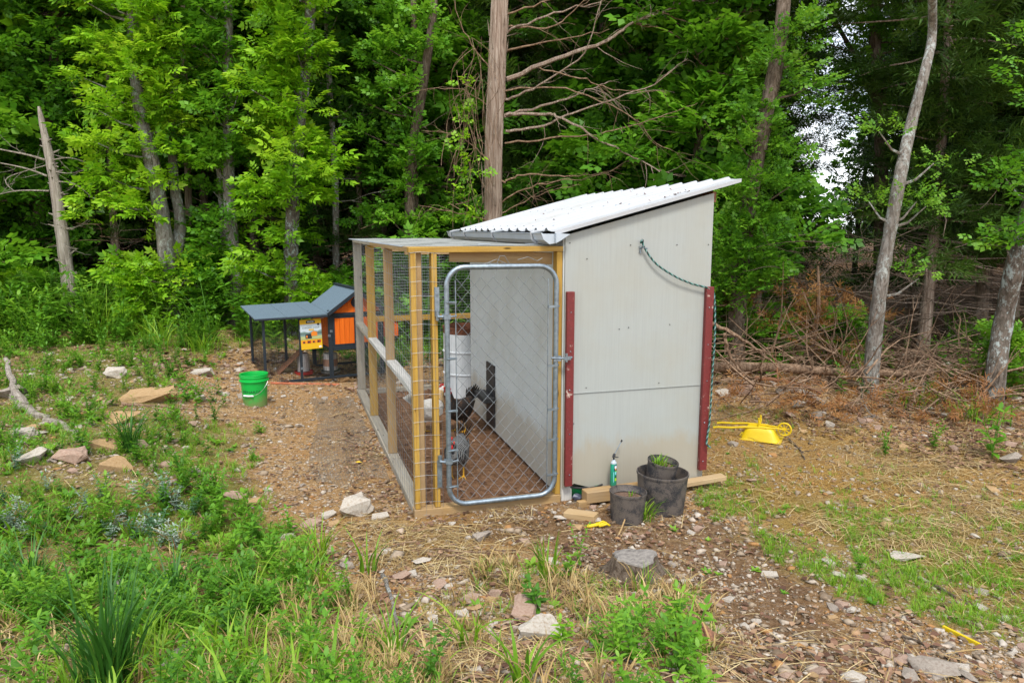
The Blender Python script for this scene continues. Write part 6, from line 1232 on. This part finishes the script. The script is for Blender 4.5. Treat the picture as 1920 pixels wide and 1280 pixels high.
for px, py, n, L, w_, lean, lab in ((245, 850, 60, .50, .008, .75, 'thin dark rush clump on the rocky left bank'), (1025, 1085, 16, .36, .012, .5, 'upright grass tuft standing alone before the gate'), (690, 1075, 12, .34, .011, .6, 'loose grass tuft left of the front straw patch'), (880, 1215, 14, .30, .012, .8, 'arching grass tuft in the middle foreground'), (1205, 1110, 14, .22, .008, .5, 'short grass tuft below the stump'),
                              (1275, 1225, 14, .26, .012, .7, 'broad-bladed grass tuft right of the leafy foreground clump'), (980, 1290, 14, .32, .016, .8, 'broad grass blades at the bottom centre edge'), (600, 1050, 24, .38, .009, .8, 'tall seeding grass tuft beside the path weeds'), (330, 1150, 50, .42, .008, .7, 'tall green grass tuft right of the big rush clump'), (60, 1120, 50, .42, .009, .8, 'bright grass tuft left of the big rush clump'), (470, 1150, 40, .36, .008, .9, 'spreading grass tuft in the left foreground'), (735, 1240, 26, .30, .010, .9, 'thin grass tuft among the foreground twigs')):
    grass_thing('grass_tuft', lab, 'grass tuft', G(px, py), n, L, w_, .05, lean, L_rush if 'rush' in lab else L_grass, 5)
for px, py, L, s_, lab in ((185, 640, 1.05, 1, 'tall arching grass clump right of the broken snag'), (240, 630, .95, 1, 'tall arching grass clump before the twin-trunk oak'), (30, 640, .75, 1, 'tall weedy grass clump at the far left edge'), (300, 650, .65, 1, 'arching grass clump at the foot of the twin-trunk oak'), (380, 660, .5, 1, 'arching grass clump left of the small coop'), (1700, 760, .42, 1, 'tall grass clump behind the fallen log'), (1830, 790, .42, 1, 'grass clump before the leaning tree')):
    grass_thing('grass_clump', lab, 'grass clump', G(px, py), 60, L, .012, .25, .95, L_grass, 6)

# sticks, brush pile, fallen log
def stick(name, label, pts, r, mat=B_twig, kids=0, group=None, lift=.01, cat='stick', D=None):
    P3 = [(G(p[0], p[1]) + Vector((0, 0, (p[2] if len(p) > 2 else 0) + lift))) for p in pts]; o0 = P3[0].copy(); Q = spline([p - o0 for p in P3], 6); Q = [p + Vector((random.gauss(0, r * .25), random.gauss(0, r * .25), random.gauss(0, r * .25))) for p in Q]
    mb = MB(); mb.tube(Q, [r * (1 - .6 * i / len(Q)) for i in range(len(Q))], 7)
    for k in range(kids): i = random.randint(1, len(Q) - 2); limb(mb, Q[i], (random.gauss(0, 1), random.gauss(0, 1), random.uniform(0, .6)), random.uniform(.15, .5), r * .4, 1, .2)
    return solo(name, mb.mesh(name, smooth=True), mat, label, cat, Matrix.Translation(o0), group)
random.seed(44)
for lab, pts, r, mt, kids in (('long bent branch lying across the centre foreground', [(600, 1165), (700, 1175), (800, 1205), (900, 1235), (1000, 1230)], .013, B_twig, 3), ('weathered forked branch left of the centre foreground', [(720, 1080), (735, 1130), (745, 1200), (700, 1250)], .014, B_grey, 2), ('grey twig lying from the leafy foreground clump to the right', [(1095, 1205), (1150, 1230), (1200, 1250)], .011, B_grey, 0),
                              ('thick grey root-like branch behind the big rush clump', [(300, 1260), (350, 1210), (400, 1170)], .022, B_dead, 0), ('bleached stick standing in the rush clump', [(195, 1180), (215, 1140, .05), (232, 1115, .16)], .016, B_dead, 0), ('brown branch along the bottom edge left of centre', [(300, 1275), (420, 1262), (500, 1240), (620, 1250)], .014, B_twig, 2), ('thin stick by the bottom left corner', [(20, 1250), (80, 1225), (130, 1215)], .014, B_dead, 0), ('brown stick beside the weathered forked branch', [(640, 1280), (690, 1230), (760, 1180)], .009, B_twig, 1),
                              ('long dead log half hidden in weeds at the left edge', [(20, 740), (60, 775), (115, 800), (150, 830)], .05, B_dead, 0), ('pale broken stump-like branch leaning up at the left edge', [(45, 765), (28, 750, .10), (18, 720, .28)], .05, B_dead, 0), ('dead branch lying on the rocky left bank', [(230, 760), (330, 765), (370, 770)], .018, B_twig, 1), ('short stick lying by the side of the run near the sill', [(700, 935), (745, 925)], .013, B_twig, 0),
                              ('curved stick on the chips beside the run', [(630, 820), (680, 835), (700, 820)], .010, B_twig, 0), ('short pale twig standing by the front pot', [(1160, 1005), (1172, 985, .04), (1178, 975, .09)], .007, M_tan, 0), ('dark stick in the gravel of the lower right', [(1690, 1195), (1740, 1212), (1780, 1222)], .009, B_oak, 0), ('charred stick in the right grass patch', [(1755, 1100), (1792, 1122)], .012, B_oak, 0), ('dark twig before the upturned wheelbarrow', [(1478, 825), (1500, 845), (1508, 862)], .012, B_oak, 1),
                              ('thin twig lying right of the stump', [(1245, 1060), (1290, 1055), (1330, 1065)], .005, B_twig, 0), ('long twig across the pinkish squarish rock', [(960, 1165), (1060, 1145)], .006, B_grey, 0), ('small stick with peeled bark below the stump', [(1200, 1100), (1205, 1125, .02)], .018, M_blk, 0)):
    stick('stick', lab, pts, r, mt, kids)
mb = MB(); random.seed(46)
for k in range(150):
    gq = G(random.uniform(-50, 1250), random.uniform(1010, 1400) if k % 3 else random.uniform(760, 1000)); 
    if not bool(free(gq.x, gq.y, .1)): continue
    a = random.uniform(-.9, .9) + random.choice([0, 3.14]); L = random.uniform(.12, .55); n_ = 5; pp = []
    for i in range(n_ + 1): xx = gq.x + math.cos(a) * L * i / n_ + random.gauss(0, .008); yy = gq.y + math.sin(a) * L * i / n_ + random.gauss(0, .008); pp.append((xx, yy, gz(xx, yy) + random.uniform(.006, .03)))
    r_ = random.uniform(.002, .007); mb.tube(pp, [r_ * (1 - .5 * i / n_) for i in range(n_ + 1)], 5)
part('twig_litter', mb.mesh('twig_litter'), B_twig, ground, kind='stuff')
random.seed(45)
Dl = 9.6; a = P(1335, 688, 9.3); b_ = P(1745, 700, 8.9); mb = MB(); Q = spline([a, a.lerp(b_, .3) + Vector((0, 0, .02)), a.lerp(b_, .65) + Vector((0, 0, -.02)), b_], 7); rs2 = [.075 - .035 * i / len(Q) for i in range(len(Q))]; mb.tube([q - a for q in Q], [r * random.uniform(.92, 1.08) for r in rs2], 12)
solo('fallen_log', mb.mesh('fallen_log', smooth=True), B_twig, 'long straight fallen log lying level behind the curved pale tree', 'log', Matrix.Translation(a))
def free_branch(label, pts, D0_, r, mat=B_twig, kids=3, name='dead_branch'):
    P3 = [P(p[0], p[1], (p[2] if len(p) > 2 else D0_)) for p in pts]; o0 = P3[0].copy(); Q = spline([p - o0 for p in P3], 6); Q = [p + Vector((random.gauss(0, .008), random.gauss(0, .012), random.gauss(0, .008))) for p in Q]; mb = MB(); mb.tube(Q, [r * (1 - .65 * i / len(Q)) for i in range(len(Q))], 7)
    for k in range(kids): i = random.randint(1, len(Q) - 2); limb(mb, Q[i], (random.gauss(0, 1), random.gauss(0, .6), random.uniform(-.3, .9)), random.uniform(.2, .6), r * .4, 1, .18)
    return solo(name, mb.mesh(name, smooth=True), mat, label, 'branch', Matrix.Translation(o0))
free_branch('forked post-like stick propping the right end of the fallen log', [(1724, 820, 8.2), (1728, 760, 8.5), (1732, 705, 9.0)], 8.5, .035, B_grey, 1)
free_branch('stout stub leaning from the fallen log to the ground', [(1560, 700, 9.3), (1572, 735, 9.0), (1590, 775, 8.6)], 9, .045, B_twig, 1)
free_branch('reddish bent branch arching beside the right corner board', [(1330, 605), (1380, 628), (1420, 655), (1460, 690)], 9.0, .026, B_twig, 4)
free_branch('curved branch rising from the debris bank behind the corner board', [(1358, 625), (1366, 660), (1385, 690), (1400, 710)], 9.0, .024, B_twig, 3)
free_branch('dark red branch lying low over the debris bank', [(1418, 708, 8.9), (1480, 716, 8.7), (1540, 738, 8.3)], 8.8, .028, M_ramp, 1)
free_branch('thick cut branch resting on the debris bank', [(1478, 730, 8.6), (1520, 742, 8.4), (1545, 755, 8.2)], 8.5, .05, B_dead, 0)
free_branch('long slanting branch from the fallen log down to the right edge', [(1755, 735), (1800, 775, 8.8), (1860, 800, 8.5), (1915, 812, 8.2)], 9.0, .022, B_twig, 4)
free_branch('arched branch in front of the curved pale tree', [(1570, 790, 8.0), (1640, 783, 8.0), (1690, 805, 7.8), (1700, 820, 7.7)], 8.0, .02, B_dead, 3)
free_branch('thin branch lying by the upturned wheelbarrow', [(1435, 790, 8.0), (1480, 787, 8.0), (1535, 786, 8.0)], 8.0, .014, B_twig, 1)
free_branch('thick root-like branch lying at the edge of the brush', [(1690, 815, 7.9), (1730, 828, 7.7), (1800, 842, 7.5), (1850, 838, 7.6)], 7.7, .035, B_dead, 3)
free_branch('branch crossing the brush pile towards the leaning tree', [(1520, 770, 8.4), (1600, 755, 8.3), (1700, 700, 8.6), (1760, 640, 9)], 8.5, .015, B_twig, 5)
free_branch('leaning thin dead stem left of the curved pale tree', [(1540, 700, 10), (1560, 640, 10), (1570, 580, 10)], 10, .018, B_twig, 3)
# brush pile: twigs nobody could count
mb = MB(); random.seed(50)
for k in range(330):
    cx_ = random.choice([1400, 1560, 1620, 1700, 1760, 1820, 1880]); px = random.gauss(cx_, 45); py = random.gauss(770 if cx_ > 1500 else 690, 30); Dd = random.uniform(7.9, 10.2)
    q = P(px, py, Dd); q.z = gz(q.x, q.y) + random.uniform(0, .45); limb(mb, q, (random.gauss(0, 1), random.gauss(0, .5), random.gauss(.1, .45)), random.uniform(.3, 1.3), random.uniform(.005, .016), random.choice([0, 1, 2]), .14, .02, 4)
V, F, q = crown_np([(*(lambda p: (p.x, p.y, gz(p.x, p.y) + random.uniform(.0, .3)))(P(random.choice([1400, 1500, 1545, 1610, 1760, 1800, 1700, 1880]) + random.gauss(0, 30), 700, random.uniform(7.4, 9.4))), random.uniform(.10, .2)) for k in range(70)], 50, SP_ced, .17)
bp = thing('brush_pile', 'heaped dead twigs with rust-brown needles along the wood edge at the right', 'brush pile', loc=(0, 0, 0)); part('twigs', mb.mesh('twigs'), B_twig, bp, kind='stuff'); part('dead_needles', npmesh('dead_needles', V, F, q), L_brown, bp, kind='stuff')
cl = []
for k in range(46): p = P(random.gauss(1520, 50), random.gauss(600, 38), random.uniform(9.9, 11)); cl.append((p.x, p.y, p.z, random.uniform(.15, .28)))
for k in range(8): p = P(random.gauss(1345, 10), random.gauss(590, 40), 10.8); cl.append((p.x, p.y, p.z, .2))
V, F, q = crown_np(cl, 26, SP_ced, .22); mb = MB()
for k in range(16): c = random.choice(cl); limb(mb, c[:3], (random.gauss(0, 1), random.gauss(0, .3), random.gauss(-.2, .4)), random.uniform(.5, 1.3), .013, 3, .14, .02)
p = P(1515, 690, 10.4); mb.tube([(p.x, p.y, gz(p.x, p.y) - .1), (p.x + .1, p.y, 1.0), (p.x + .05, p.y, 1.6)], [.05, .035, .015], 7)
dd = thing('dead_cedar_sapling', 'small dead cedar with rust-brown needles in the shade right of the lobed oak', 'tree', loc=(0, 0, 0)); part('trunk', mb.mesh('trunk'), B_twig, dd); part('crown', npmesh('crown', V, F, q), L_brown, dd, kind='stuff')
# bare dead lower limbs filling the gloom under the right cedars
mb = MB(); random.seed(52)
for k in range(150):
    px = random.uniform(1400, 1990); D_ = random.uniform(9.4, 11.5); p = P(px, random.uniform(450, 720), D_); limb(mb, p, (random.choice([-1, 1]) * random.uniform(.5, 1), random.gauss(0, .3), random.gauss(-.05, .25)), random.uniform(.6, 2.0), random.uniform(.003, .008), random.choice([1, 2, 3]), .10, .02, 4)
solo('dead_limbs', mb.mesh('dead_limbs'), B_darktwig, 'thicket of bare dead cedar limbs in the gloom at the right', 'dead limbs', kind='stuff')
mb = MB(); random.seed(53)
for k in range(110):
    px = random.uniform(120, 860); D_ = random.uniform(13.2, 15.5); p = P(px, random.uniform(380, 600), D_); limb(mb, p, (random.choice([-1, 1]) * random.uniform(.5, 1), random.gauss(0, .3), random.gauss(-.05, .25)), random.uniform(.6, 1.8), random.uniform(.006, .011), random.choice([1, 2]), .10, .02, 4)
solo('dead_limbs', mb.mesh('dead_limbs'), B_twig, 'bare dead limbs in the gloom between the trunks on the left', 'dead limbs', kind='stuff')
# red-brown lump of soil under the round-leaved clump
g = G(1305, 1200); me = hull(40, .13, .10, .09, 3); bm = bmesh.new(); bm.from_mesh(me); bmesh.ops.subdivide_edges(bm, edges=bm.edges, cuts=3, use_grid_fill=True)
for v_ in bm.verts: v_.co *= 1 + .25 * mnoise.noise(v_.co * 14)
bm.to_mesh(me); bm.free(); solo('soil_lump', me, simple('red_soil', (.19, .085, .045), .95, var=.6, scale=50, bmp=.8), 'red-brown lump of earth under the leafy foreground clump', 'soil', Matrix.Translation(g + Vector((0, 0, .01))))
